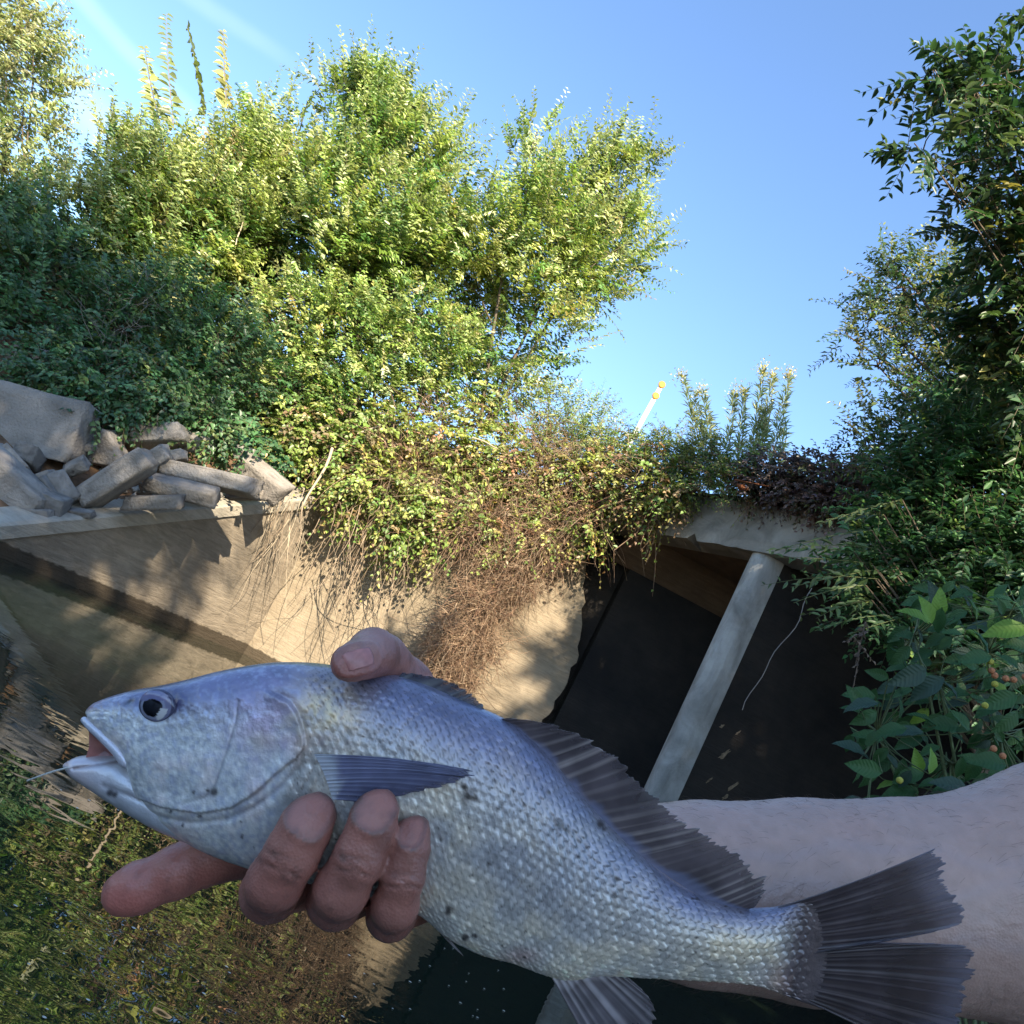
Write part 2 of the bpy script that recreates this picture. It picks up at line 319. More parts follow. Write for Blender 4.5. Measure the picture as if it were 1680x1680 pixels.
# small tan patches painting sun flecks onto the dark pier side
M_fleck = plain('sun_fleck_tan', (.2, .15, .1), .9, .1, bscale=30, var=.5)
for (px, py, a_, b_) in ((1188, 1238, 5, 15), (1184, 1192, 3, 5), (1203, 1290, 4, 13), (1190, 1308, 3, 7), (1164, 1280, 2, 6), (1210, 1203, 2, 6)):
    Yf = 9.43; c = at(px, py, Yf); Yf = NC[1]-pr+.1*(c[0]-NC[0])-.002; c = at(px, py, Yf); n_ = 14; ring = []; k = Yf/FPX
    for q in range(n_):
        r_ = random.uniform(.45, 1.2); th = q*2*math.pi/n_; ring.append(((a_*math.cos(th)+b_*.5*math.sin(th))*r_*k, 0, b_*math.sin(th)*r_*k))
    f0 = [(c[0]+x, Yf+.1*x, c[2]+z) for x, y, z in ring]; f1 = [(x, y+.02, z) for x, y, z in f0]
    adopt(prism('sun_fleck', [f0, f1], M_fleck), cv)

# ================================================================== ROCKS
def rock(px, py, Lp, Wp, ang, Yd, seed, tri=False, group='broken concrete rubble behind the wing wall', label=None, dep=None):
    r = np.random.default_rng(seed); k = Yd/FPX
    cn = np.array([(a, b_, c_) for a in (-1, 1) for b_ in (-1, 1) for c_ in (-1, 1)], float)*r.uniform(.74, 1, (8, 3))
    ex_ = r.uniform(-.8, .8, (9, 3)); m_ = r.integers(0, 3, 9); ex_[np.arange(9), m_] = r.choice([-1, 1], 9)*r.uniform(.8, 1, 9); Q = np.r_[cn, ex_]
    if tri: Q[:, 0] *= np.clip(.55-.5*Q[:, 1], .1, 1)
    bm = bmesh.new()
    for v in Q: bm.verts.new(v)
    res = bmesh.ops.convex_hull(bm, input=bm.verts); bmesh.ops.delete(bm, geom=[v for v in bm.verts if not v.link_faces], context='VERTS')
    bmesh.ops.triangulate(bm, faces=bm.faces); bmesh.ops.subdivide_edges(bm, edges=bm.edges, cuts=4, use_grid_fill=True); bmesh.ops.triangulate(bm, faces=bm.faces)
    bm.verts.ensure_lookup_table(); P = np.array([v.co[:] for v in bm.verts]); faces = [[v.index for v in f.verts] for f in bm.faces]; bm.free()
    P[:, 1] += .12*P[:, 0]*r.normal()
    P = P*(1+.035*fbm(P*1.9+seed, seed)[:, None])+.018*np.c_[fbm(P*4.5, seed+1), fbm(P*4.5, seed+2), fbm(P*4.5, seed+3)]+.012*np.c_[vnoise(P*14, seed+4), vnoise(P*14, seed+5), vnoise(P*14, seed+6)]
    hz = (dep if dep else min(max(Wp*1.3, 22), 90))*.5*k
    P = P*np.array([Lp*.5*k, Wp*.5*k, hz])
    a = math.radians(-ang); ca, sa = math.cos(a), math.sin(a)
    ex = cR*ca+cU*sa; ey = -cR*sa+cU*ca; ez = -cF
    tl = r.normal()*.25; ey2 = ey*math.cos(tl)+ez*math.sin(tl); ez2 = -ey*math.sin(tl)+ez*math.cos(tl)
    c0 = at(px, py, Yd); Wd = P[:, :1]*ex+P[:, 1:2]*ey2+P[:, 2:]*ez2
    tone = r.uniform(.13, .22); warm = r.uniform(.02, .09)
    cc = np.clip(tone*(1+.28*fbm(P*14+5, seed+7)[:, None]+.28*fbm(P*45, seed+9)[:, None])*np.array([1.05+warm, 1.0, .93-warm]), .03, .6)
    o = mesh_obj('rock', Wd, np.array(faces), M_rock, cols=cc, smooth=False); o.location = c0
    return tag(o, label, 'rock', group)
RK = [
 (52, 695, 190, 112, 10, 9.3, 0, 'large grey slab leaning at the far left under the vines', 70),
 (12, 806, 140, 96, 40, 8.6, 0, 'big rough block at the left edge above the coping', 60),
 (45, 748, 42, 33, 20, 8.9, 0, 'small cube-like stone just below the large leaning slab', None),
 (22, 758, 62, 26, 52, 8.7, 0, 'thin stone wedged between the left edge block and small cube-like stone', None),
 (65, 785, 46, 18, -12, 8.8, 0, 'small flat stone right of the left edge block', None),
 (82, 803, 52, 20, 55, 8.75, 0, 'narrow tilted stone amid the left heap of rubble', None),
 (105, 800, 62, 30, 60, 8.85, 0, 'upright wedge stone left of the long diagonal beam', None),
 (88, 830, 48, 38, 15, 8.65, 0, 'crumbly stone sitting on the coping left of the diagonal beam', None),
 (180, 736, 92, 66, 0, 9.6, 1, 'triangular grey stone above the long diagonal beam', 40),
 (256, 718, 118, 30, -3, 9.9, 0, 'flat pale slab tucked under the vines at the top of the heap', 60),
 (190, 787, 140, 42, -34, 8.9, 0, 'long thick concrete beam lying diagonally on the rubble', 50),
 (258, 750, 44, 30, -25, 9.3, 0, 'short broken block on the upper end of the diagonal beam', None),
 (338, 783, 176, 33, 13, 9.4, 0, 'longest flat slab in the right half of the heap', 50),
 (302, 803, 130, 26, 13, 9.2, 0, 'flat slab directly beneath the longest slab', 45),
 (250, 824, 100, 25, -1, 9.0, 0, 'tan loaf-shaped stone resting on the coping', 35),
 (433, 786, 96, 40, 42, 10.2, 0, 'tilted slab at the right end of the heap beside the hanging twigs', 40),
 (404, 812, 66, 17, 2, 9.7, 0, 'low brown stone on the coping under the longest slab', None),
 (292, 748, 30, 19, -15, 9.6, 0, 'small stone just above the longest slab', None),
 (126, 766, 36, 22, -30, 9.1, 0, 'pale brown chunk on bare soil left of the triangular stone', None),
 (138, 733, 42, 14, 0, 9.4, 0, 'thin stone flake right of the large leaning slab', None),
 (404, 745, 34, 26, 20, 10.2, 0, 'rounded stone half hidden in vines above the tilted slab', None),
 (330, 725, 50, 30, 8, 10.0, 0, 'grey stone in the vines right of the flat pale slab', None),
 (135, 842, 40, 12, 4, 8.75, 0, 'thin chip lying on the coping under the diagonal beam', None),
 (60, 842, 50, 16, 3, 8.5, 0, 'low chip on the coping below the crumbly stone', None),
 (60, 600, 90, 50, 12, 10.4, 0, 'grey boulder peeping from the shaded vines at far left', 50),
]
for q, (px, py, Lp, Wp, an_, Yd, tri, lab, dep) in enumerate(RK):
    rock(px, py, Lp, Wp, an_, Yd, 100+q, bool(tri), label=lab, dep=dep)
# loose stone chips between the rocks
Vs, Fs, Cs = [], [], []
for q in range(240):
    px = rng.uniform(0, 440); py = 848-px*.07-rng.uniform(2, 120)*(1 if px < 220 else .55); Yd = 8.8+px*.0028+(850-py)*.005
    r_ = rng.uniform(2, 8)*Yd/FPX; oc = np.array([[1, 0, 0], [-1, 0, 0], [0, 1, 0], [0, -1, 0], [0, 0, 1], [0, 0, -1]])*r_*rng.uniform(.5, 1.3, (6, 1))
    Fs.append(np.array([[0, 2, 4], [2, 1, 4], [1, 3, 4], [3, 0, 4], [2, 0, 5], [1, 2, 5], [3, 1, 5], [0, 3, 5]])+6*q); Vs.append(oc+at(px, py, Yd))
    Cs.append(np.tile(rng.uniform(.14, .34)*np.array([1.08, 1, .88]), (6, 1)))
o = mesh_obj('stone_chips', np.concatenate(Vs), np.concatenate(Fs), M_rock, cols=np.concatenate(Cs)); tag(o, 'loose stone chips scattered between the rubble slabs', 'gravel', kind='stuff')

# ================================================================== FOLIAGE
UP = np.array([0, 0, 1.])
def leaf_quads(P, A, N, Ln, Wd, fold=.25, six=False):
    """P base points, A axis, N leaf normal (n,3); returns verts, tris"""
    A = nrm(A); S = nrm(np.cross(A, N)); N = np.cross(S, A); n = len(P); Ln = Ln[:, None]; Wd = Wd[:, None]
    if not six:
        V = np.stack([P, P+A*Ln*.45+S*Wd*.5+N*Wd*fold, P+A*Ln-N*Ln*.08, P+A*Ln*.45-S*Wd*.5+N*Wd*fold], 1).reshape(-1, 3)
        F = (np.arange(n)[:, None, None]*4+np.array([[0, 1, 2], [0, 2, 3]])[None]).reshape(-1, 3); return V, F, 4
    V = np.stack([P, P+A*Ln*.28+S*Wd*.46+N*Wd*fold, P+A*Ln*.62+S*Wd*.38+N*Wd*fold*.7, P+A*Ln-N*Ln*.12, P+A*Ln*.62-S*Wd*.38+N*Wd*fold*.7, P+A*Ln*.28-S*Wd*.46+N*Wd*fold], 1).reshape(-1, 3)
    F = (np.arange(n)[:, None, None]*6+np.array([[0, 1, 2], [0, 2, 3], [0, 3, 4], [0, 4, 5]])[None]).reshape(-1, 3); return V, F, 6
def palette(n, cols, wts, r, jit=.18):
    c = np.array(cols)[r.choice(len(cols), n, p=np.array(wts)/sum(wts))]; return np.clip(c*(1+jit*r.normal(size=(n, 1)))*(1+.06*r.normal(size=(n, 3))), .004, .9)
def twig_leaves(S, D, Lt, m, ll, lw, r, droop=.15, six=False, spread=.9, flat=.6, cols=None, wts=None, curl=.25):
    """twigs from S along D, m alternate leaves each. returns leaf mesh + twig paths"""
    n = len(S); D = nrm(D); side0 = nrm(np.cross(D, UP+.3*r.normal(size=(n, 3)))); bend = nrm(r.normal(size=(n, 3)))*curl
    tt = (np.arange(m)+.6)/m
    def pos(t): return S[:, None]+Lt[:, None, None]*(D[:, None]*t[None, :, None]+bend[:, None]*(t**2)[None, :, None]*.5-UP*droop*(t**2)[None, :, None])
    P = pos(tt); T = nrm(pos(tt+.02)-P); sg = np.where(np.arange(m) % 2, 1, -1)[None, :, None]
    A = T*(1-spread*.55)+side0[:, None]*sg*spread+r.normal(size=(n, m, 3))*.22; A[..., 2] -= .15
    N = nrm(np.cross(side0, D))[:, None]; N = np.where(N[..., 2:] < 0, -N, N); N = N*flat+UP*.2+sdir*1.3+r.normal(size=(n, m, 3))*.42
    sz = np.clip(1.15-.55*tt, .5, 1.1)[None]*r.uniform(.65, 1.2, (n, m))
    P, A, N, sz = P.reshape(-1, 3), A.reshape(-1, 3), N.reshape(-1, 3), sz.ravel()
    V, F, kk = leaf_quads(P, A, N, ll*sz, lw*sz, six=six)
    hue = fbm(S*.8+5, 41, 2)[:, None]; c = palette(n, cols, wts, r)*(1+.14*hue*np.array([.9, .4, .3])); c = np.clip(c, .004, .9)[:, None]*np.ones((1, m, 1)); c = c.reshape(-1, 3)*np.clip(1+.16*r.normal(size=(n*m, 1)), .5, 1.6)
    paths = pos(np.linspace(0, 1, 5))
    return V, F, np.repeat(c, kk, 0), paths
def twig_mesh(paths, r0, color, r, jit=.2):
    V, F = tubes(list(paths), [r0*x for x in r.uniform(.7, 1.3, len(paths))], 3, .35)
    c = np.array(color)*np.clip(1+jit*r.normal(size=(len(paths), 1)), .4, 1.8); return V, F, np.repeat(c, len(V)//len(paths), 0)
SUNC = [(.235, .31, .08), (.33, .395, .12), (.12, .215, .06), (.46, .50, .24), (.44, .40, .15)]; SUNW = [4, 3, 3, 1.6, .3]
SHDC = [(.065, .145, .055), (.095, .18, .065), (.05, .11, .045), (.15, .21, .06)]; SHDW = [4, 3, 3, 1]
def blobs_world(bl): return [(at(x, y, Y), r_*pxm(Y), Y) for x, y, r_, Y in bl]
def foliage_points(BW, n, r, depthscale=1.0, shell=.35, clump=1.0):
    n0 = n; n = int(n*clump)
    vol = np.array([b_[1]**2 for b_ in BW]); ch = r.choice(len(BW), n, p=vol/vol.sum())
    c = np.array([b_[0] for b_ in BW])[ch]; R_ = np.array([b_[1] for b_ in BW])[ch]
    d = nrm(r.normal(size=(n, 3))); rad = (shell+(1-shell)*r.random(n))**.7
    P = c+d*(R_*rad)[:, None]*np.array([1, depthscale, 1]); nz_ = fbm(P*(1.5 if len(BW) and BW[0][2] > 6 else 3.0)+17, 31, 2)+.35*r.random(n)
    kq = np.sort(np.argsort(-nz_)[:n0]); return P[kq], d[kq], R_[kq]       # keep the clumps, leave gaps between them
def make_tree(name, label, cat, blobs, base, ntwig, m, tl, ll, lw, seed, cols=SUNC, wts=SUNW, six=False, mat=None, trunk_r=.03, upb=.75, stems=3, group=None, tipboost=0, twigc=(.16, .13, .09), droop=.15, curl=.25, depthscale=1., shell=.35, sprays=0, spraycol=(.42, .46, .2), clump=1.0):
    r = np.random.default_rng(seed); BW = blobs_world(blobs) if isinstance(blobs[0][0], (int, float)) else blobs
    S, d, R_ = foliage_points(BW, ntwig, r, depthscale, shell, clump)
    D = d*.75+UP*upb+r.normal(size=S.shape)*.35; Lt = tl*r.uniform(.5, 1.25, ntwig)
    if sprays:
        S2, d2, R2 = foliage_points(BW, sprays*3, r, depthscale, .9); kq = np.argsort(-(d2@UP+.5*r.random(len(d2))))[:sprays]
        S = np.r_[S, S2[kq]]; D = np.r_[D, d2[kq]*.7+UP*(upb*.9+.2)+r.normal(size=(sprays, 3))*.2]; Lt = np.r_[Lt, tl*r.uniform(.9, 1.55, sprays)]; ntwig += sprays
    lv, lf, lc, paths = twig_leaves(S, D, Lt, m, ll, lw, r, six=six, cols=cols, wts=wts, droop=droop, curl=curl)
    if sprays: k_ = len(lc)*sprays//ntwig; lc[-k_:] = lc[-k_:]*.5+.5*np.array(spraycol)
    base = np.asarray(base, float); root = empty(name, base)
    # trunk stems and limbs to each clump
    pths, rad = [], []
    cent = np.array([b_[0] for b_ in BW]); order = np.argsort(cent[:, 2])
    for s_ in range(stems):
        tgt = cent[order[-1-s_ % len(order)]]; b0 = base+np.array([r.normal()*.12*(stems > 1), r.normal()*.12*(stems > 1), -.15])
        tt = np.linspace(0, 1, 8)[:, None]; mid = (b0+tgt)/2+r.normal(size=3)*.2
        pths.append((1-tt)**2*b0+2*tt*(1-tt)*mid+tt**2*tgt); rad.append(trunk_r*np.linspace(1, .25, 8))
    main = np.concatenate(pths)
    for c in cent:
        k_ = main[np.argmin(np.linalg.norm(main-(c*.6+base*.4), axis=1))]; tt = np.linspace(0, 1, 6)[:, None]; mid = (k_+c)/2+r.normal(size=3)*.15+UP*.1
        pths.append((1-tt)**2*k_+2*tt*(1-tt)*mid+tt**2*c); rad.append(trunk_r*.45*np.linspace(1, .3, 6))
    allp = np.concatenate(pths)
    for q in range(min(ntwig//6, 160)):                    # branchlets reaching the twig feet
        e = S[q]; k_ = allp[np.argmin(np.linalg.norm(allp-e, axis=1)+.4*np.maximum(0, allp[:, 2]-e[2]))]; tt = np.linspace(0, 1, 5)[:, None]
        mid = (k_+e)/2+r.normal(size=3)*.08; pths.append((1-tt)**2*k_+2*tt*(1-tt)*mid+tt**2*e); rad.append(np.linspace(.35, .12, 5)*trunk_r*.5)
    V, F = tubes(pths, rad, 6); adopt(mesh_obj('trunk', V, F, M_bark, smooth=True), root)
    adopt(mesh_obj('crown', lv, lf, mat or M_leaf, cols=lc), root)
    V, F, c = twig_mesh(paths, max(.0025, trunk_r*.05), twigc, r); adopt(mesh_obj('twigs', V, F, M_twig, cols=c), root)['kind'] = 'stuff'
    return tag(root, label, cat, group)

# --- sunlit thicket above the headwall
PALE = [(.26, .29, .11), (.33, .35, .16), (.18, .23, .07), (.4, .4, .22)]; PALW = [3, 3, 2, 1.2]
g1 = 'young trees on the embankment'
make_tree('young_tree', 'pale silvery-leaved tree cut off by the left edge of the picture', 'tree',
    [(10, 130, 95, 13), (45, 240, 65, 13), (-60, 60, 120, 13.2), (55, 60, 35, 13), (-20, 330, 90, 13)], at(-40, 560, 13), 700, 16, .55, .13, .06, 11, PALE, PALW, group=g1, sprays=80, clump=1.3)
make_tree('young_tree', 'leafy tree right of the pale left-edge tree, with shaded lower half', 'tree',
    [(170, 305, 58, 13), (115, 365, 80, 12.8), (225, 340, 110, 12.8), (190, 250, 40, 13), (130, 430, 110, 12.6), (260, 450, 110, 12.6)], at(200, 640, 12.4), 1200, 18, .6, .125, .062, 12, SUNC, SUNW, group=g1, sprays=210, clump=1.75)
make_tree('young_tree', 'bushy tree below the three tall upright shoots', 'tree',
    [(330, 310, 70, 13.4), (400, 330, 105, 13.2), (330, 400, 125, 13), (460, 240, 65, 13.4), (505, 165, 40, 13.4), (430, 195, 35, 13.5), (450, 430, 110, 13)], at(380, 660, 12.8), 1700, 18, .6, .125, .062, 13, SUNC, SUNW, group=g1, sprays=210, clump=1.75)
make_tree('young_tree', 'tallest dense tree in the middle of the thicket', 'tree',
    [(580, 190, 75, 13.2), (640, 290, 110, 13), (560, 390, 140, 12.8), (695, 265, 62, 13.2), (600, 150, 35, 13.3), (655, 175, 30, 13.3), (728, 225, 32, 13.2), (660, 440, 110, 12.8)], at(610, 680, 12.6), 1900, 18, .6, .125, .062, 14, SUNC, SUNW, group=g1, sprays=210, clump=1.75)
make_tree('young_tree', 'spreading tree at the right end of the thicket against open sky', 'tree',
    [(865, 268, 58, 13), (950, 310, 80, 13), (1000, 292, 52, 13), (880, 400, 120, 12.9), (965, 440, 85, 13), (1030, 400, 50, 13), (1048, 268, 26, 13), (770, 400, 110, 12.8), (830, 530, 95, 12.7), (910, 560, 60, 12.8), (882, 212, 26, 13), (1000, 330, 50, 13), (790, 350, 40, 13)], at(800, 700, 12.6), 1800, 18, .62, .115, .056, 15, SUNC, SUNW, group=g1, sprays=210, clump=1.75, shell=.2)
# three tall shoots with big leaves
r = np.random.default_rng(5)
for (bx, by, tx, ty, lab) in ((285, 210, 262, 8, 'tallest leafy shoot rising above the thicket into the sky'), (335, 190, 316, 38, 'middle of the three upright leafy shoots above the thicket'), (372, 180, 362, 40, 'rightmost of the three upright leafy shoots above the thicket'), (262, 200, 226, 72, 'short leaning shoot left of the tallest upright shoot')):
    b0 = at(bx, by, 13.1); b1 = at(tx, ty, 13.1); S = np.array([b0]); D = np.array([b1-b0]); n_ = np.linalg.norm(D)
    root = empty('leafy_shoot', b0); V, F, c, pth = twig_leaves(S, D, np.array([n_]), 44, .21, .12, r, droop=0, cols=[(.17, .21, .07), (.24, .25, .09)], wts=[1, 1], six=True, curl=.16, spread=1.1)
    adopt(mesh_obj('leaves', V, F, M_leaf, cols=c), root); V, F, c = twig_mesh(pth, .012, (.2, .15, .1), r); adopt(mesh_obj('stem', V, F, M_twig, cols=c), root)
    tag(root, lab, 'shoot', 'upright shoots above the thicket')
make_tree('shrub', 'deep green thicket filling in behind the young trees', 'shrub',
    [(150, 470, 140, 14.2), (330, 490, 150, 14.3), (510, 500, 150, 14.3), (690, 500, 140, 14.2), (830, 590, 90, 13.8), (600, 600, 120, 13.6), (420, 600, 120, 13.6), (770, 650, 70, 13.4)], at(500, 720, 13.8), 1700, 14, .6, .14, .075, 16, SHDC+SUNC[:2], SHDW+[3, 2], stems=4, group='shrubs over the rubble and headwall')
# --- shrubs lower down
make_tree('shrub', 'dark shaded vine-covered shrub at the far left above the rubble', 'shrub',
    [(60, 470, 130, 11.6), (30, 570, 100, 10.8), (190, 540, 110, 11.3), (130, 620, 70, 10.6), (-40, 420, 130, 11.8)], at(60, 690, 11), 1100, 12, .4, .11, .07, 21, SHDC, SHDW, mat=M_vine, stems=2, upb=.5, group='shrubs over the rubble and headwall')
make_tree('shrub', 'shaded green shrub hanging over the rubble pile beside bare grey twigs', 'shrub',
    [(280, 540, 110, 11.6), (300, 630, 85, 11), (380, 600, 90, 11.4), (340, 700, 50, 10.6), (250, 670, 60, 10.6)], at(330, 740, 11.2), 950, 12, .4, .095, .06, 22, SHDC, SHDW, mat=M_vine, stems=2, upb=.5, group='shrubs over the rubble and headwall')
make_tree('shrub', 'bright yellow-green shrub in the sunlit middle above the headwall', 'shrub',
    [(480, 540, 100, 12.2), (570, 570, 110, 12.2), (670, 560, 100, 12.2), (480, 650, 65, 11.8), (580, 660, 70, 11.9), (740, 600, 80, 12.3), (690, 660, 60, 12)], at(580, 740, 12), 1500, 12, .4, .095, .055, 23, SUNC, SUNW, mat=M_vine, stems=3, upb=.5, group='shrubs over the rubble and headwall')
make_tree('shrub', 'small light green bush on the skyline left of the marker post', 'shrub',
    [(960, 690, 40, 12.8), (985, 710, 40, 12.6), (900, 670, 45, 12.8), (930, 720, 50, 12.4), (850, 660, 60, 12.6)], at(930, 770, 12.4), 420, 12, .4, .07, .028, 24, SUNC, SUNW, stems=2, upb=.9, group='shrubs over the rubble and headwall')

# --- vines and dry brush
def vine_mass(name, label, blobs, n, m, tl, ll, lw, seed, cols, wts, mat=None, upb=-.1, twigc=(.2, .14, .09), kind='stuff', cat='vines', depthscale=.45):
    r = np.random.default_rng(seed); S, d, R_ = foliage_points(blobs_world(blobs), n, r, depthscale, .15)
    D = d*.6+UP*upb+np.array([0, -.35, 0])+r.normal(size=S.shape)*.5
    V, F, c, pth = twig_leaves(S, D, tl*r.uniform(.5, 1.3, n), m, ll, lw, r, cols=cols, wts=wts, droop=.45, six=True, curl=.5, spread=.8)
    root = empty(name, S.mean(0)); adopt(mesh_obj('leaves', V, F, mat or M_vine, cols=c), root)
    V, F, c = twig_mesh(pth, .004, twigc, r); adopt(mesh_obj('stems', V, F, M_twig, cols=c), root)
    for ch in root.children: ch['kind'] = kind
    return tag(root, label, cat, kind=kind)
VIC = [(.21, .28, .065), (.30, .34, .085), (.14, .22, .05), (.38, .34, .11), (.30, .20, .11)]; VIW = [3, 3, 2, 1, .7]
vine_mass('vines', 'sunlit yellow-green vines tumbling over the headwall top', [(500, 700, 60, 11.6), (560, 740, 70, 11.5), (640, 720, 75, 11.6), (610, 800, 60, 11.35), (680, 850, 45, 11.3), (650, 880, 35, 11.3), (730, 760, 75, 11.6), (800, 730, 70, 11.8), (790, 830, 45, 11.35), (470, 730, 40, 11.5), (560, 800, 40, 11.5), (600, 860, 28, 11.5), (650, 920, 22, 11.45), (700, 890, 28, 11.4), (720, 830, 45, 11.4)], 1150, 8, .35, .085, .07, 31, VIC, VIW)
vine_mass('vines', 'vines mixed with dry stems spilling over the culvert corner', [(870, 770, 65, 11.6), (930, 800, 65, 11.5), (900, 860, 45, 11.3), (990, 790, 60, 11.3), (1040, 790, 55, 11), (1000, 840, 35, 11.2), (1090, 780, 45, 10.6), (960, 880, 30, 11.2), (830, 880, 50, 11.3), (1110, 810, 35, 10.4), (1060, 830, 30, 10.8), (820, 780, 60, 11.6)], 1200, 8, .32, .075, .055, 32, VIC+[(.3, .19, .1)], [3, 3, 2, 1, 1, 1.5])
vine_mass('vines', 'low green growth along the top of the culvert deck', [(960, 740, 45, 12), (1030, 745, 45, 11.6), (1100, 745, 45, 11.1), (1160, 755, 42, 10.6), (1220, 765, 35, 10.2), (1180, 780, 30, 10.2), (1120, 790, 40, 10.5), (1000, 770, 50, 11.5), (1070, 770, 50, 11), (1140, 770, 40, 10.6), (900, 730, 50, 12.2), (1180, 800, 26, 10.0), (1230, 795, 26, 9.8), (1210, 775, 30, 10.0)], 1700, 10, .35, .07, .022, 33, VIC+SHDC, [2, 2, 2, 1, .5, 1, 1, 1, 1], upb=.5)
vine_mass('vines', 'purple-brown withered creeper on the deck top by the right trees', [(1260, 775, 40, 9.8), (1310, 790, 45, 9.5), (1350, 790, 45, 9.2), (1390, 800, 45, 8.9), (1330, 820, 30, 9.2), (1430, 790, 50, 8.6), (1270, 800, 25, 9.7), (1300, 815, 26, 9.3), (1240, 800, 24, 9.7), (1360, 825, 28, 8.9)], 900, 8, .28, .075, .05, 34, [(.15, .10, .085), (.19, .125, .10), (.11, .085, .075), (.09, .11, .05)], [3, 2, 2, 1.2], upb=.2)
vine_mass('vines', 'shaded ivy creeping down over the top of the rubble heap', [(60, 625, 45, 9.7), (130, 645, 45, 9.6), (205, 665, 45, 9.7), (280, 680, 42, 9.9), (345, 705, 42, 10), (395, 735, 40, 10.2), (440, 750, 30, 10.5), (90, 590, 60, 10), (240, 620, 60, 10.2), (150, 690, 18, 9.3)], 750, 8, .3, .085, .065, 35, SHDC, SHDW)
# shaded ivy covering the left bank
r = np.random.default_rng(77)
u = r.uniform(3.2, seg[-1], 26000); d = r.random(26000)**1.5*7+.15; P = bank_pt(u, d)
keep = ~((u < seg[3]-.2) & (d < 1.9-.22*(u-seg[2]) + .4*r.random(len(u))) & (P[:, 1] > 6)); P = P[keep]
P[:, 2] += .03+r.random(len(P))**2*.3; n_ = len(P); A = r.normal(size=(n_, 3)); A[:, 2] -= .3
sz = r.uniform(.05, .1, n_); V, F, k = leaf_quads(P, A, UP+.5*r.normal(size=(n_, 3))+np.array([.2, -.5, 0]), sz, sz*.75, six=True)
o = mesh_obj('ground_cover', V, F, M_vine, cols=np.repeat(palette(n_, SHDC+[(.13, .16, .04)], SHDW+[3], r), k, 0)); tag(o, 'ivy-like ground cover carpeting the embankment', 'ground cover', kind='stuff')

def stem_mass(name, label, starts, dirs, lens, r0, color, seed, droop=.8, curl=.6, k=8, side=3):
    r = np.random.default_rng(seed); n = len(starts); tt = np.linspace(0, 1, k)[None, :, None]; D = nrm(dirs); bend = r.normal(size=(n, 3))*curl; bend2 = r.normal(size=(n, 3))*curl*.6
    P = starts[:, None]+lens[:, None, None]*(D[:, None]*tt+bend[:, None]*tt**2*.5+bend2[:, None]*np.sin(tt*7)*.12-UP*droop*tt**2*.5)
    V, F = tubes(list(P), list(r0*r.uniform(.5, 1.4, n)), side, .3); c = np.array(color)[r.integers(0, len(color), n)]*r.uniform(.6, 1.35, (n, 1))
    o = mesh_obj(name, V, F, M_twig, cols=np.repeat(c, k*side, 0)); return tag(o, label, 'dry stems', kind='stuff')
DRY = [(.26, .17, .11), (.32, .22, .14), (.2, .12, .08), (.36, .27, .18)]
r = np.random.default_rng(41)
S, d, R_ = foliage_points(blobs_world([(840, 930, 48, 11.3), (790, 990, 48, 11.3), (745, 1050, 46, 11.25), (790, 1055, 34, 11.25), (725, 1095, 40, 11.25), (845, 960, 34, 11.3), (755, 1115, 34, 11.25), (880, 890, 48, 11.3)]), 6500, r, .5, .1)
stem_mass('dry_brush', 'brown tangle of dead vine stems hanging down the sunlit headwall', S, d+r.normal(size=S.shape)*.6+np.array([-.05, -.2, -.3]), r.uniform(.07, .26, 6500), .0046, DRY, 42, curl=1.6, droop=.5)
S, d, R_ = foliage_points(blobs_world([(890, 790, 60, 11.5), (950, 780, 55, 11.5), (980, 830, 50, 11.2), (910, 870, 45, 11.2), (840, 800, 60, 11.6), (700, 790, 60, 11.6), (760, 870, 50, 11.3), (720, 700, 60, 11.9), (1060, 800, 40, 10.8), (880, 740, 60, 12), (640, 780, 70, 11.5), (800, 860, 60, 11.3)]), 3600, r, .5, .1)
stem_mass('dry_brush', 'straw-coloured dead stems woven through the vines at culvert corner', S, d+np.array([.1, -.3, .1]), r.uniform(.2, .6, 3600), .0042, DRY, 43, curl=.8)
# bare rootlets hanging over the wing wall end
n = 46; S = np.stack([at(x, y, Y_) for x, y, Y_ in zip(r.uniform(450, 500, n), r.uniform(800, 880, n), r.uniform(10.7, 11.1, n))])
D = np.stack([(-cR*.5*r.random()-cU*r.uniform(.7, 1.2)+cR*r.uniform(-.2, .2)) for _ in range(n)])
stem_mass('hanging_rootlets', 'pale bare rootlets hanging over the end of the wing wall', S, D, r.uniform(.35, 1.0, n), .006, [(.34, .28, .2), (.26, .2, .14)], 44, droop=.3, curl=.35, k=10, side=4)
n = 75; S = np.stack([at(x, y, Y_) for x, y, Y_ in zip(r.uniform(520, 720, n), r.uniform(820, 930, n), r.uniform(11.1, 11.35, n))])
D = np.stack([(-cR*r.uniform(-.1, .7)-cU*1.0) for _ in range(n)])
stem_mass('hanging_rootlets', 'thin bare runners trailing down the sunlit headwall', S, D, r.uniform(.5, 1.5, n), .005, [(.3, .23, .16), (.2, .15, .1)], 45, droop=.3, curl=.5, k=12, side=4)
# grey brushwood patch in the shaded shrub
S, d, R_ = foliage_points(blobs_world([(200, 510, 55, 10.6), (240, 480, 40, 10.7), (170, 560, 40, 10.4)]), 90, r, .5, .1)
stem_mass('dead_twigs', 'bare grey twigs tangled in the shaded shrub', S, d+r.normal(size=S.shape)*.4, r.uniform(.2, .5, 90), .004, [(.16, .14, .12), (.22, .2, .17)], 46, droop=.2)
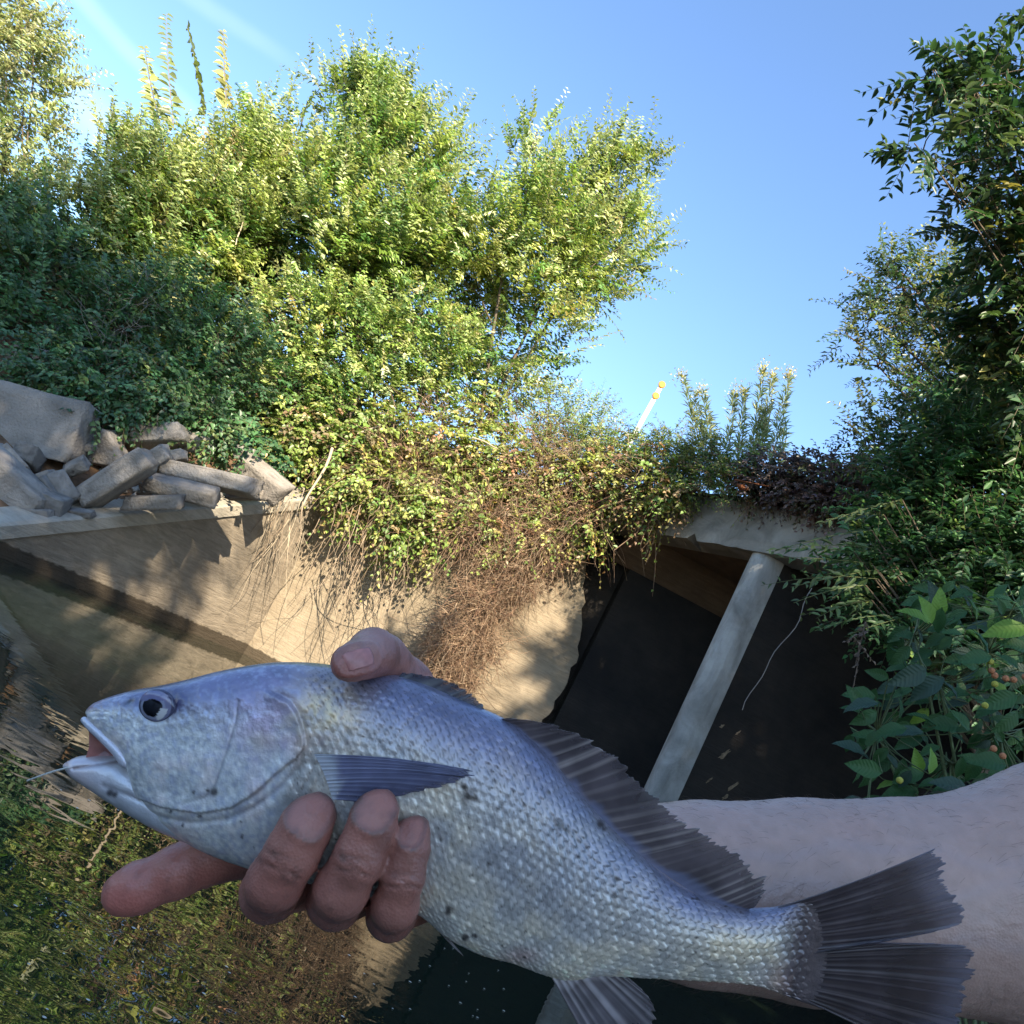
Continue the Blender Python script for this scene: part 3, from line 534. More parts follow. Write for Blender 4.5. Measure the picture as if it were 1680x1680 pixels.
# driftwood sticks
for (x0, y0, x1, y1, Yd, rr, lab) in ((545, 735, 500, 830, 11.2, .022, 'pale broken branch leaning against the wing wall end'), (400, 340, 390, 402, 12.2, .014, 'short bleached dead branch standing in the bright thicket'), (640, 690, 590, 712, 11.5, .016, 'thin pale stick lying in vines above headwall'), (775, 718, 820, 736, 11.2, .014, 'thin pale stick near the culvert corner vines')):
    a, b_ = at(x0, y0, Yd), at(x1, y1, Yd-.15); tt = np.linspace(0, 1, 7)[:, None]; pth = a*(1-tt)+b_*tt+.03*np.sin(tt*5)*cR
    V, F = tubes([pth], [rr], 6, .6); o = mesh_obj('stick', V, F, M_twig, cols=np.tile((.42, .34, .24), (len(V), 1)), smooth=True); tag(o, lab, 'stick', 'dead sticks')
# hanging sprig at the culvert mouth
for q, (px, py, tx, ty, lab) in enumerate(((965, 860, 975, 895, 'short leafy sprig dangling left over the dark opening'), (1070, 850, 1030, 945, 'long leafy sprig dangling in front of the dark opening'), (1080, 860, 1062, 930, 'bare-tipped sprig dangling beside the long leafy sprig'))):
    r = np.random.default_rng(60+q); a, b_ = at(px, py, 10.9), at(tx, ty, 10.7); root = empty('dangling_sprig', a)
    n_ = np.linalg.norm(b_-a); V, F, c, pth = twig_leaves(np.array([a]*4), np.array([b_-a]*4)+r.normal(size=(4, 3))*.25*n_, np.full(4, n_)*r.uniform(.6, 1.05, 4), 6, .085, .06, r, six=True, cols=VIC, wts=VIW, curl=.5)
    adopt(mesh_obj('leaves', V, F, M_vine, cols=c), root); V, F, c = twig_mesh(pth, .008, (.3, .2, .13), r); adopt(mesh_obj('stems', V, F, M_twig, cols=c), root); tag(root, lab, 'sprig', 'sprigs dangling from the deck')

# --- tall goldenrod weeds on the deck
GR = [(1148, 745, 1118, 612, 11.0), (1158, 745, 1136, 640, 11.0), (1168, 745, 1152, 636, 10.9), (1190, 750, 1205, 640, 10.7), (1210, 755, 1222, 636, 10.6), (1232, 755, 1252, 602, 10.4), (1246, 760, 1268, 612, 10.3), (1240, 760, 1256, 668, 10.3), (1262, 765, 1296, 610, 10.2), (1275, 770, 1290, 690, 10.1)]
GL = ['leftmost tall weed with yellow plume, right of the marker post', 'short weed just right of the leftmost plumed weed', 'slim weed third from the marker post', 'weed with forked pale tip in the middle of the row', 'slim weed just right of the forked-tip weed', 'tallest plumed weed of the row on the deck', 'plumed weed leaning close to the tallest weed', 'short weed without plume below the tallest weed', 'rightmost tall feathery weed on the deck', 'short weed at the right end of the row, beside withered creeper']
for q, (bx, by, tx, ty, Yd) in enumerate(GR):
    r = np.random.default_rng(200+q); a, b_ = at(bx, by, Yd), at(tx, ty, Yd); root = empty('tall_weed', a); n_ = np.linalg.norm(b_-a)
    tt = np.linspace(0, 1, 10)[:, None]; pth = a*(1-tt)+b_*tt+cR*.04*np.sin(tt*3); V, F = tubes([pth], [.009], 5, .4); adopt(mesh_obj('stem', V, F, M_twig, cols=np.tile((.16, .15, .06), (len(V), 1))), root)
    m_ = int(150*n_); t_ = r.uniform(.05, .95, m_); P = a+(b_-a)*t_[:, None]; A = r.normal(size=(m_, 3))*np.array([1, 1, .3])+UP*.8
    V, F, k = leaf_quads(P, A, UP+r.normal(size=(m_, 3))*.4, r.uniform(.11, .2, m_)*(1.15-.5*t_), np.full(m_, .024)); adopt(mesh_obj('leaves', V, F, M_leaf, cols=np.repeat(palette(m_, [(.3, .36, .18), (.4, .44, .24)], [1, 1], r), k, 0)), root)
    if 'short weed' not in GL[q]:
        m_ = 90; P = b_+r.normal(size=(m_, 3))*np.array([.045, .045, .06])-UP*.03; V, F, k = leaf_quads(P, r.normal(size=(m_, 3))+UP*.6, r.normal(size=(m_, 3)), np.full(m_, .035), np.full(m_, .014))
        adopt(mesh_obj('flower_plume', V, F, M_leaf, cols=np.repeat(palette(m_, [(.6, .48, .08), (.5, .45, .12)], [1, 1], r), k, 0)), root)['kind'] = 'stuff'
    tag(root, GL[q], 'weed', 'tall weeds on the culvert deck')

# marker post
mb, mt = at(1026, 740, 12.6), at(1088, 628, 12.6); mt = np.array([mb[0]+(mt-mb)[0]*.9, mb[1], mt[2]])
root = empty('marker_post', mb); hw = .032
V = [];
adopt(prism('post', [[(mb[0]+(mt-mb)[0]*f+sx*hw, mb[1]+sy*.012, mb[2]+(mt-mb)[2]*f-(.35 if f == 0 else 0)) for sx, sy in ((-1, -1), (-.3, -1), (0, .3), (.3, -1), (1, -1), (1, 0), (0, 1.4), (-1, 0))] for f in (0, .25, .5, .75, 1)], M_white), root)
for f in (.965, .80):
    c = np.array([mb[0]+(mt-mb)[0]*f, mb[1]-.02, mb[2]+(mt-mb)[2]*f]); ring = lambda r_, y: [(c[0]+r_*math.cos(a), c[1]+y, c[2]+r_*math.sin(a)) for a in np.linspace(0, 2*math.pi, 16, endpoint=False)]
    adopt(prism('reflector', [ring(.056, .008), ring(.056, -.006), ring(.046, -.012)], M_yellow), root)
tag(root, 'white roadside marker post with two round yellow reflectors on the skyline', 'marker post')

# rusty debris on deck edge
a, b_ = at(1206, 787, 9.55), at(1262, 798, 9.3); tt = np.linspace(0, 1, 6)[:, None]
V, F = tubes([a*(1-tt)+b_*tt], [.009], 6, .9); o = mesh_obj('rusty_rod', V, F, M_rust); tag(o, 'thin rusty rod sticking out along the top of the deck', 'rod')
c = at(1218, 800, 9.55); r = np.random.default_rng(3); P = nrm(r.normal(size=(40, 3)))
bm = bmesh.new()
for v in P*np.array([.08, .05, .035])*r.uniform(.7, 1.2, (40, 1)): bm.verts.new(v)
bmesh.ops.convex_hull(bm, input=bm.verts); me = bpy.data.meshes.new('rusty_lump'); bm.to_mesh(me); bm.free(); me.materials.append(M_rust)
o = bpy.data.objects.new('rusty_lump', me); o.location = c; COL.objects.link(o); tag(o, 'rust-brown lump lodged at the left end of the rusty rod', 'debris')
# hanging string in front of the pier side
a, b_ = at(1332, 965, 7.5), at(1222, 1165, 7.5); tt = np.linspace(0, 1, 16)[:, None]; V, F = tubes([a*(1-tt)+b_*tt+cR*.03*np.sin(tt*6)-cR*.02*np.sin(tt*15)], [.004], 4, .8)
o = mesh_obj('hanging_string', V, F, M_twig, cols=np.tile((.3, .27, .25), (len(V), 1))); tag(o, 'thin slack string hanging beside the dark pier wall', 'string')

# --- right-hand trees
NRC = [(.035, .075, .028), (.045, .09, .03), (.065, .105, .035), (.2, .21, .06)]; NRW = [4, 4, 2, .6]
g2 = 'trees on the near right bank'
make_tree('elm_tree', 'dark-leaved near tree reaching in from the upper right edge', 'tree',
    [(1650, 120, 70, 4.2), (1600, 150, 45, 4.1), (1515, 245, 42, 4.0), (1550, 275, 50, 4.1), (1640, 290, 75, 4.2), (1610, 380, 60, 4.3), (1690, 470, 100, 4.4), (1530, 115, 22, 4), (1740, 60, 110, 4.3), (1690, 240, 85, 4.3), (1700, 600, 100, 4.5), (1500, 235, 25, 4), (1580, 340, 35, 4.2), (1560, 110, 30, 4.1), (1650, 520, 60, 4.5)], np.array([5.4, 4.9, .9]), 560, 13, .36, .088, .042, 51, NRC, NRW, six=True, mat=M_leafnear, trunk_r=.022, upb=.05, stems=1, group=g2, clump=1.25, droop=.1, curl=.2, shell=.1, depthscale=1.3)
make_tree('elm_tree', 'mid-distance tree with sunlit yellow-green top left of the near dark tree', 'tree',
    [(1480, 470, 65, 8), (1430, 520, 45, 8), (1530, 540, 75, 8), (1560, 460, 60, 8), (1440, 600, 40, 8), (1540, 640, 75, 8), (1480, 700, 60, 7.8), (1420, 720, 35, 7.8), (1570, 730, 80, 7.8), (1390, 550, 22, 8), (1460, 430, 30, 8), (1640, 640, 100, 7.8)], at(1600, 900, 7.8), 900, 14, .4, .075, .038, 52, [(.07, .12, .045), (.13, .17, .05), (.26, .28, .09), (.04, .075, .04)], [3, 2, 2, 2.5], trunk_r=.05, upb=.25, stems=1, group=g2, shell=.1)
make_tree('shrub', 'dense dark green shrub covering the right end of the culvert', 'shrub',
    [(1600, 780, 120, 5.4), (1520, 850, 95, 5.4), (1650, 920, 130, 5.0), (1520, 940, 85, 5.2), (1430, 900, 50, 5.4), (1430, 960, 45, 5.2), (1640, 680, 110, 5.6), (1480, 800, 60, 5.6), (1600, 1030, 90, 4.8), (1720, 1000, 120, 4.8), (1480, 1000, 50, 5.1), (1720, 800, 120, 5.2)], np.array([4.0, 4.9, .9]), 1800, 14, .36, .078, .036, 53, SHDC, SHDW, six=True, mat=M_leafnear, stems=3, trunk_r=.035, upb=.15, group='shrubs on the right bank', shell=.1, curl=.3)
# pinnate shoots reaching left in front of the fascia
r = np.random.default_rng(54); S, D, Lt = [], [], []
for (x0, y0, x1, y1) in ((1430, 870, 1290, 878), (1440, 900, 1280, 876), (1430, 925, 1285, 905), (1440, 950, 1270, 925), (1420, 960, 1300, 968), (1430, 985, 1335, 990), (1480, 820, 1345, 850), (1450, 845, 1370, 835), (1450, 1010, 1350, 1010), (1500, 1010, 1390, 1030), (1400, 905, 1300, 890), (1440, 935, 1320, 950)):
    a, b_ = at(x0, y0, 5), at(x1, y1, 4.7); S.append(a); D.append(b_-a); Lt.append(np.linalg.norm(b_-a))
V, F, c, pth = twig_leaves(np.array(S), np.array(D), np.array(Lt), 17, .085, .032, r, six=True, cols=[(.06, .11, .04), (.09, .14, .045)], wts=[2, 1], droop=.12, curl=.15, spread=.75)
root = empty('leafy_sapling', (3.6, 5, .9)); adopt(mesh_obj('leaves', V, F, M_leafnear, cols=c), root)
pths = [np.array([[3.6, 5, .9], (np.array([3.6, 5, .9])+s)/2+[.1, 0, .4], s]) for s in S]; V, F = tubes(pths, [.012]*len(pths), 5, .4); adopt(mesh_obj('stems', V, F, M_bark), root)
V, F, c = twig_mesh(pth, .004, (.12, .14, .06), r); adopt(mesh_obj('twigs', V, F, M_twig, cols=c), root)['kind'] = 'stuff'
tag(root, 'sapling with long feathery shoots reaching left across the culvert fascia', 'sapling')

# --- big-leaved bush at the lower right: every leaf its own part
def big_leaf_mesh(name, seed):
    r = np.random.default_rng(seed); n = 8; V, C = [], []
    wv = [0, .52, .86, 1, .97, .84, .62, .34, 0]
    for k in range(n+1):
        t_ = k/n; hw_ = .24*wv[k]; z = .05*math.sin(t_*3.1)-.16*t_*t_
        rip = .02*math.sin(k*2.4+seed)
        for sx in (-1, -.5, 0, .5, 1):
            V.append((t_, hw_*sx, z+.10*abs(sx)*wv[k]*(.8)+rip*abs(sx)-(.012 if sx == 0 else 0)))
    F = [(k*5+q, k*5+q+1, k*5+q+6, k*5+q+5) for k in range(n) for q in range(4)]
    me = bpy.data.meshes.new(name); me.from_pydata(V, [], F); me.update()
    return me
def bigleaf_material(name, c):
    m, t, p = newmat(name); o = t.nodes['Material Output']; lk = t.links.new
    cd = nd(t, 'ShaderNodeTexCoord'); sp = nd(t, 'ShaderNodeSeparateXYZ'); lk(cd.outputs['Object'], sp.inputs[0])
    ab = nd(t, 'ShaderNodeMath', operation='ABSOLUTE'); lk(sp.outputs[1], ab.inputs[0])
    ma = nd(t, 'ShaderNodeMath', operation='MULTIPLY_ADD'); ma.inputs[1].default_value = -.8; lk(ab.outputs[0], ma.inputs[0]); lk(sp.outputs[0], ma.inputs[2])
    mu = nd(t, 'ShaderNodeMath', operation='MULTIPLY'); mu.inputs[1].default_value = 62; lk(ma.outputs[0], mu.inputs[0])
    sn = nd(t, 'ShaderNodeMath', operation='SINE'); lk(mu.outputs[0], sn.inputs[0])
    rp = nd(t, 'ShaderNodeValToRGB'); rp.color_ramp.elements[0].position = .75; rp.color_ramp.elements[1].position = 1.0
    rp.color_ramp.elements[0].color = (*c, 1); rp.color_ramp.elements[1].color = (*[min(1, x*1.2+.004) for x in c], 1); lk(sn.outputs[0], rp.inputs[0])
    lk(rp.outputs[0], p.inputs['Base Color']); p.inputs['Roughness'].default_value = .5; p.inputs['Specular IOR Level'].default_value = .3
    b = nd(t, 'ShaderNodeBump', Strength=.2, Distance=.004); lk(sn.outputs[0], b.inputs['Height']); lk(b.outputs[0], p.inputs['Normal'])
    tr = nd(t, 'ShaderNodeBsdfTranslucent'); tr.inputs[0].default_value = (*[min(1, x*1.6) for x in c], 1); mx = nd(t, 'ShaderNodeMixShader'); mx.inputs[0].default_value = .22
    lk(p.outputs[0], mx.inputs[1]); lk(tr.outputs[0], mx.inputs[2]); lk(mx.outputs[0], o.inputs[0]); return m
BLM = []
for q, c in enumerate([(.026, .075, .022), (.036, .095, .03), (.03, .06, .04), (.12, .22, .03)]):
    mt_ = bigleaf_material('big_leaf_%d' % q, c)
    for s_ in range(2):
        me = big_leaf_mesh('leaf', q*2+s_); me.materials.append(mt_); me.polygons.foreach_set('use_smooth', np.ones(len(me.polygons), dtype=bool)); BLM.append(me)
bush = empty('broadleaf_bush', (2.35, 3.0, .25)); r = np.random.default_rng(91); stems = []
def place_leaf(px, py, Yd, size_px, ang, mesh, tilt=0.6, roll=0.):
    """ang: direction of the tip in the picture, degrees, 0 = right, 90 = up"""
    c0 = at(px, py, Yd); a = math.radians(ang); axv = cR*math.cos(a)+cU*math.sin(a)-cF*.25*math.sin(roll*2)
    nv = nrm(-cF*math.cos(tilt)+UP*math.sin(tilt)+roll*np.cross(axv, cF)); axv = nrm(axv); yv = nrm(np.cross(nv, axv)); nv = np.cross(axv, yv); s = size_px*Yd/FPX
    o = bpy.data.objects.new('leaf', mesh); COL.objects.link(o); o.parent = bush; o.matrix_parent_inverse = Matrix.Translation(bush.location).inverted()
    o.matrix_basis = Matrix([[axv[i]*s, yv[i]*s, nv[i]*s, c0[i]-axv[i]*s*.5] for i in range(3)]+[[0, 0, 0, 1]])
    return c0-axv*s*.5
# hand-placed readable leaves (px, py, size, angle, mesh)
for (px, py, sz, an_, mi, tl, ro) in ((1418, 1260, 62, 165, 2, .3, 0), (1425, 1272, 52, 240, 0, .4, .3), (1410, 1140, 58, 172, 1, .8, .2), (1412, 1158, 60, 190, 4, .9, -.3), (1418, 1178, 52, 205, 2, .5, .2), (1505, 1250, 46, 100, 6, .3, .3), (1528, 1248, 44, 75, 7, .3, -.3), (1490, 1275, 55, 195, 2, .8, 0), (1500, 1010, 62, 150, 6, .9, 0), (1540, 990, 58, 80, 6, .4, .2), (1520, 1000, 52, 110, 7, .3, 0), (1650, 1035, 78, 185, 6, .7, 0), (1665, 1060, 60, 160, 3, .7, 0), (1490, 1110, 75, 200, 4, .8, .4), (1520, 1130, 70, 215, 5, .6, -.3), (1640, 1150, 66, 200, 2, .5, 0), (1650, 1185, 60, 220, 3, .5, .3), (1600, 1080, 58, 185, 2, .7, 0), (1545, 1190, 64, 175, 0, .9, .2), (1460, 1200, 58, 190, 1, .9, 0), (1620, 1250, 70, 170, 0, .8, .2), (1560, 1290, 70, 160, 4, .8, 0), (1475, 1300, 60, 185, 1, .9, 0), (1400, 1315, 46, 170, 4, 1.1, 0), (1450, 1318, 50, 10, 4, 1.1, 0)):
    Yd = r.uniform(2.6, 2.9); stems.append(place_leaf(px, py, Yd, sz, an_, BLM[mi], tl, ro))
for q in range(235):
    while True:
        px, py = r.uniform(1390, 1700), r.uniform(960, 1335)
        if px > 1395+max(0, (1130-py))*.75+25*math.sin(py*.03): break
    dk = r.random(); stems.append(place_leaf(px, py, 2.75+.75*r.random(), r.uniform(30, 54), r.normal(190, 50), BLM[int(r.choice([0, 1, 2, 3, 4, 5, 6], p=[.22, .22, .17, .17, .1, .09, .03]))], r.uniform(.3, 1.1), r.normal()*.4))
pth = []; b0 = np.array([2.35, 3.0, .15])
hubs = [at(x, y, 3.1) for x, y in ((1440, 1200), (1480, 1280), (1540, 1120), (1560, 1250), (1620, 1070), (1640, 1200), (1500, 1040), (1680, 1000))]; rad = []
for h_ in hubs:
    tt = np.linspace(0, 1, 9)[:, None]; mid = (b0+h_)/2+np.array([.1, .05, .15]); pth.append((1-tt)**2*b0+2*tt*(1-tt)*mid+tt**2*h_); rad.append(.009)
for s in stems:
    h_ = hubs[int(np.argmin([np.linalg.norm(s-x) for x in hubs]))]; tt = np.linspace(0, 1, 5)[:, None]; mid = (s+h_)/2+np.array([0, 0, -.03]); pth.append((1-tt)**2*h_+2*tt*(1-tt)*mid+tt**2*s); rad.append(.003)
V, F = tubes(pth, rad, 4, .6); adopt(mesh_obj('stems', V, F, plain('green_stem', (.09, .12, .05), .6), smooth=True), bush)
def ball(name, c, r_, mat, parent, sub=2):
    bm = bmesh.new(); bmesh.ops.create_icosphere(bm, subdivisions=sub, radius=r_)
    for v in bm.verts: v.co *= 1+.06*math.sin(v.co.x*900+v.co.y*700)*(1)
    me = bpy.data.meshes.new(name); bm.to_mesh(me); bm.free(); me.materials.append(mat); me.polygons.foreach_set('use_smooth', np.ones(len(me.polygons), dtype=bool))
    o = bpy.data.objects.new(name, me); o.location = c; COL.objects.link(o); return adopt(o, parent)
M_ball = plain('seed_ball_orange', (.42, .17, .08), .8, var=.3, bscale=400, bump=.4); M_ball2 = plain('seed_ball_green', (.36, .34, .06), .8, var=.3, bscale=400, bump=.4)
for (px, py, m_) in ((1627, 1100, 0), (1632, 1108, 0), (1650, 1113, 0), (1663, 1115, 0), (1632, 1122, 1), (1476, 1280, 1), (1616, 1157, 1), (1630, 1228, 0), (1645, 1240, 0), (1625, 1085, 1), (1682, 1110, 0)):
    ball('seed_ball', at(px, py, 2.62), .0105, (M_ball, M_ball2)[m_], bush)
tag(bush, 'broad-leaved bush with small orange seed balls at lower right', 'bush')
# withered sprig in front of the opening
r = np.random.default_rng(92); root = empty('withered_sprig', at(1415, 1020, 3.3)); S = np.array([at(x, y, 3.3) for x, y in ((1420, 1020), (1410, 1055), (1425, 1035), (1400, 1045))]); D = np.array([at(x, y, 3.3) for x, y in ((1405, 1080), (1408, 1125), (1390, 1045), (1430, 1080))])-S
V, F, c, pth = twig_leaves(S, D, np.linalg.norm(D, axis=1), 8, .03, .018, r, six=True, cols=[(.16, .11, .08), (.3, .22, .16)], wts=[2, 1]); adopt(mesh_obj('leaves', V, F, M_vine, cols=c), root)
V, F, c = twig_mesh(pth, .004, (.18, .13, .1), r); adopt(mesh_obj('stems', V, F, M_twig, cols=c), root); tag(root, 'withered brown sprig hanging in front of the right opening', 'sprig')

# --- trees behind the camera that shade the near bank, the fish and the left rubble
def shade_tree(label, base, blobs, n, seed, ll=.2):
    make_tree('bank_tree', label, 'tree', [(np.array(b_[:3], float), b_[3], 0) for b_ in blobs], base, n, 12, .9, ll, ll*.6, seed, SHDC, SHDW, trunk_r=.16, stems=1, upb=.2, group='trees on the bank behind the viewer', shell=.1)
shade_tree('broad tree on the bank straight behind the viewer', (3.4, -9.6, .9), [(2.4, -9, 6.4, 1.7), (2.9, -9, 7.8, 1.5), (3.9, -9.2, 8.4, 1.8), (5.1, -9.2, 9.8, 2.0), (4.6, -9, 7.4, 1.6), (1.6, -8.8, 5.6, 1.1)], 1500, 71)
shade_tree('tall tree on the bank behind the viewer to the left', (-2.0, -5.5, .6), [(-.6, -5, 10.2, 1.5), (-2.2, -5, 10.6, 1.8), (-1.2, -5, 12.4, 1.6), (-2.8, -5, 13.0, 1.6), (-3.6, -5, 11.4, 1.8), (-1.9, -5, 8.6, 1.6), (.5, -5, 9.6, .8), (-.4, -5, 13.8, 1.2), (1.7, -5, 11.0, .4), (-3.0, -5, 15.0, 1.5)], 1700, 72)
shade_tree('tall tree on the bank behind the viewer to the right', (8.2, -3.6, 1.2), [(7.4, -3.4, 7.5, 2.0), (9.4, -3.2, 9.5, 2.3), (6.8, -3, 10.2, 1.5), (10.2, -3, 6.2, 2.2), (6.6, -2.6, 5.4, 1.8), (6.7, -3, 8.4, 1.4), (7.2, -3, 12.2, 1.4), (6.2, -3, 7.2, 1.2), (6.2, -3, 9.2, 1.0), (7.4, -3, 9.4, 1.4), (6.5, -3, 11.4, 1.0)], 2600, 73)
# ================================================================== FISH AND HAND
D0 = .27; KM = D0/FPX                      # fish plane 27 cm in front of the lens; metres per photograph pixel there
foO = cO+cF*D0                              # origin of the fish frame
def loc2world(P): P = np.asarray(P, float); return foO+P[..., :1]*cR+P[..., 1:2]*cU-P[..., 2:3]*cF
def Cm(x, y, wmm):
    """photograph pixel + millimetres towards the viewer -> fish-frame metres"""
    s = (D0-wmm*1e-3)/D0; return np.array([(x-840)*KM*s, -(y-840)*KM*s, wmm*1e-3])
def crom(P, n):
    """Catmull-Rom resample of control rows"""
    P = np.asarray(P, float); k = len(P); t = np.linspace(0, k-1, n); i = np.clip(np.floor(t).astype(int), 0, k-2); f = (t-i)[:, None]
    p0, p1, p2, p3 = P[np.maximum(i-1, 0)], P[i], P[i+1], P[np.minimum(i+2, k-1)]
    return .5*((2*p1)+(-p0+p2)*f+(2*p0-5*p1+4*p2-p3)*f**2+(-p0+3*p1-3*p2+p3)*f**3)
def pl_dist(x, y, pts):
    """signed distance in px to a polyline (sign: left/right of it) and position along"""
    pts = np.asarray(pts, float); best = np.full(x.shape, 1e9); sg = np.ones(x.shape)
    for a, b_ in zip(pts[:-1], pts[1:]):
        dx, dy = b_-a; t_ = np.clip(((x-a[0])*dx+(y-a[1])*dy)/(dx*dx+dy*dy), 0, 1); ex, ey = x-a[0]-t_*dx, y-a[1]-t_*dy; d_ = np.hypot(ex, ey)
        m_ = d_ < best; best = np.where(m_, d_, best); sg = np.where(m_, np.sign(dx*(y-a[1])-dy*(x-a[0])), sg)
    return best, sg
sm = lambda a, lo, hi: np.clip((a-lo)/(hi-lo), 0, 1)**2*(3-2*np.clip((a-lo)/(hi-lo), 0, 1))
BODY = [  # dorsal x,y  ventral x,y  half thickness mm
 (147, 1160, 151, 1173, 3.2), (157, 1152, 168, 1194, 5.4), (184, 1142, 196, 1220, 7.6), (218, 1133, 222, 1250, 9.5), (255, 1127, 238, 1302, 11.5), (300, 1117, 278, 1350, 13.5),
 (350, 1104, 332, 1386, 15.2), (400, 1094, 395, 1411, 16.5), (450, 1088, 460, 1429, 17.5), (510, 1089, 520, 1441, 18.2), (570, 1097, 580, 1453, 18.6), (640, 1107, 640, 1470, 18.6), (700, 1124, 692, 1492, 18.3),
 (770, 1155, 738, 1530, 17.6), (840, 1188, 790, 1557, 16.4), (895, 1235, 842, 1572, 15), (945, 1293, 888, 1590, 13.4), (995, 1350, 930, 1600, 11.8), (1050, 1402, 985, 1594, 10.2), (1110, 1450, 1060, 1598, 8.8),
 (1170, 1478, 1130, 1602, 7.6), (1225, 1491, 1195, 1607, 6.6), (1272, 1489, 1243, 1616, 4.4), (1308, 1479, 1283, 1631, 2.2), (1342, 1470, 1322, 1646, .8), (1375, 1462, 1358, 1658, .12)]
NS, NR = 720, 300
B = crom(BODY, NS); Dp, Vp, Tm = B[:, :2], B[:, 2:4], B[:, 4]
mid = (Dp+Vp)/2; alen = np.r_[0, np.cumsum(np.linalg.norm(np.diff(mid, axis=0), axis=1))]
th = np.linspace(0, 2*np.pi, NR, endpoint=False); ct, st = np.cos(th), np.sin(th)
tq = ct                                            # 1 at the back, -1 at the belly
px = mid[:, None, :]+(Dp-mid)[:, None, :]*tq[None, :, None]
sg = np.sign(st)[None, :]; prof = np.abs(st)[None, :]**.82
prof = prof*(1+.10*(1-tq[None, :])*(tq[None, :] > -1)*.5)  # fuller towards the belly
W = Tm[:, None]*prof*sg
# true (orthographic) px for a vertex; features are given in photograph px, so shrink towards the centre by depth
scl = (D0-W*1e-3)/D0
fx = 840+(px[..., 0]-840)/scl; fy = 840+(px[..., 1]-840)/scl       # where this vertex shows in the photograph
hgt = np.linalg.norm(Dp-Vp, axis=1)[:, None]
a_ = alen[:, None]+0*W; b__ = np.sign(tq)[None]*0+(np.arcsin(np.clip(tq, -1, 1)))[None, :]*hgt*.42
face = (st > .02)[None, :]*np.ones_like(W)
# --- opercle, preopercle and gill lines
OPE = [(452, 1140), (475, 1152), (488, 1172), (497, 1200), (500, 1225), (490, 1240), (455, 1268), (420, 1300), (380, 1325), (330, 1334), (270, 1325), (200, 1300)]
PRE = [(390, 1150), (386, 1185), (374, 1225), (362, 1260), (352, 1290), (336, 1308), (300, 1318)]
BRA = [(495, 1255), (455, 1295), (415, 1325), (370, 1345), (310, 1350), (250, 1338)]
CHE = [(205, 1250), (222, 1252), (228, 1240)]
od, osg = pl_dist(fx, fy, OPE); pdd, _ = pl_dist(fx, fy, PRE); bd, _ = pl_dist(fx, fy, BRA); cd_, _ = pl_dist(fx, fy, CHE)
inop = osg > 0
headm = 1-sm(fx+.25*(fy-1200), 470, 505)
PT = np.stack([fx, fy, W*6], -1).reshape(-1, 3)
n_big = fbm(PT/38, 1).reshape(W.shape); n_med = fbm(PT/11, 2).reshape(W.shape); n_fin = vnoise(PT/4.2, 3).reshape(W.shape)
disp = np.zeros_like(W)                              # mm outward
disp += np.where(inop, .9*np.exp(-(od/16)**2), -.55*np.exp(-(od/9)**2))*(fx > 190)
disp += -.30*np.exp(-(pdd/2.6)**2)+.12*np.exp(-(pdd/16)**2)*n_big
disp += -.7*np.exp(-(bd/5)**2)
disp += headm*(.13*n_med+.09*n_fin)
# eye socket
ed_ = np.hypot((fx-258)/1.15, fy-1157); disp += -1.1*np.exp(-(ed_/20)**2)*(fx < 330)+.15*np.exp(-((ed_-36)/9)**2)*(fx < 330)
nd_ = np.hypot((fx-212)/1.8, (fy-1152)+.35*(fx-212)); disp += -.7*np.exp(-(nd_/4.5)**2)
# --- scales
pit_a = 14.5; pit_b = 11.8
vv = b__/pit_b+.15*n_big; colm = np.floor(vv); q_ = vv-colm-.5
uu = a_/pit_a+.5*(np.mod(colm, 2))+1.5*q_**2+.10*n_big
saw = uu-np.floor(uu)
sid = np.floor(uu)*131.7+colm*57.3
srnd = np.modf(np.abs(np.sin(sid)*43758.5453))[0]; srnd2 = np.modf(np.abs(np.sin(sid*1.7+3)*24634.6345))[0]
endm = sm(a_, alen[-1]-125, alen[-1]-35); scm = (1-headm)*sm(a_, 330, 390)*(1-sm(a_, alen[-1]-70, alen[-1]-10))
edgef = np.clip(1-np.abs(q_)*1.6, .15, 1)
disp += scm*(.52*(saw**1.3)*edgef+.34*(srnd-.5)*np.sin(np.pi*saw)+.06*n_fin)*sm(prof, .1, .4)
disp += .12*n_big
disp *= 1-.9*sm(a_, alen[-1]-60, alen[-1])
Wd = W+sg*disp*np.clip(prof*2.2, 0, 1)
Pl = np.stack([(px[..., 0]-840)*KM, -(px[..., 1]-840)*KM, Wd*1e-3], -1)
# --- pigment, plus some shading and glints put into the colour
def lerp(a, b_, f): return a+(b_-a)*f[..., None]
v_ = (1-tq[None, :])/2+0*W                       # 0 back .. 1 belly
back, flank, belly = np.array([.16, .17, .28]), np.array([.43, .43, .435]), np.array([.74, .73, .70])
c = lerp(lerp(np.broadcast_to(back, W.shape+(3,)), flank, sm(v_, .06, .36)), belly, sm(v_, .55, .95))
c = lerp(c, np.array([.62, .67, .74]), headm*sm(v_, .12, .4)*.8)                                   # silvery-blue cheeks
blotch = lambda x, y, rx, ry: np.exp(-((fx-x)/rx)**2-((fy-y)/ry)**2)
n_sp = fbm(PT/7, 5).reshape(W.shape)
c = lerp(c, np.array([.82, .85, .88]), headm*sm(v_, .15, .4)*np.clip(n_sp*.9, 0, .8)); c = lerp(c, np.array([.36, .41, .58]), headm*np.clip(-n_sp*.9, 0, .7)); c = lerp(c, np.array([.62, .52, .52]), headm*np.clip(n_big*.6, 0, .5)*sm(v_, .25, .5))
c = lerp(c, np.array([.42, .32, .52]), blotch(440, 1192, 62, 62)*1.0*np.clip(.7+.6*n_big, 0, 1)) # mauve gill cover
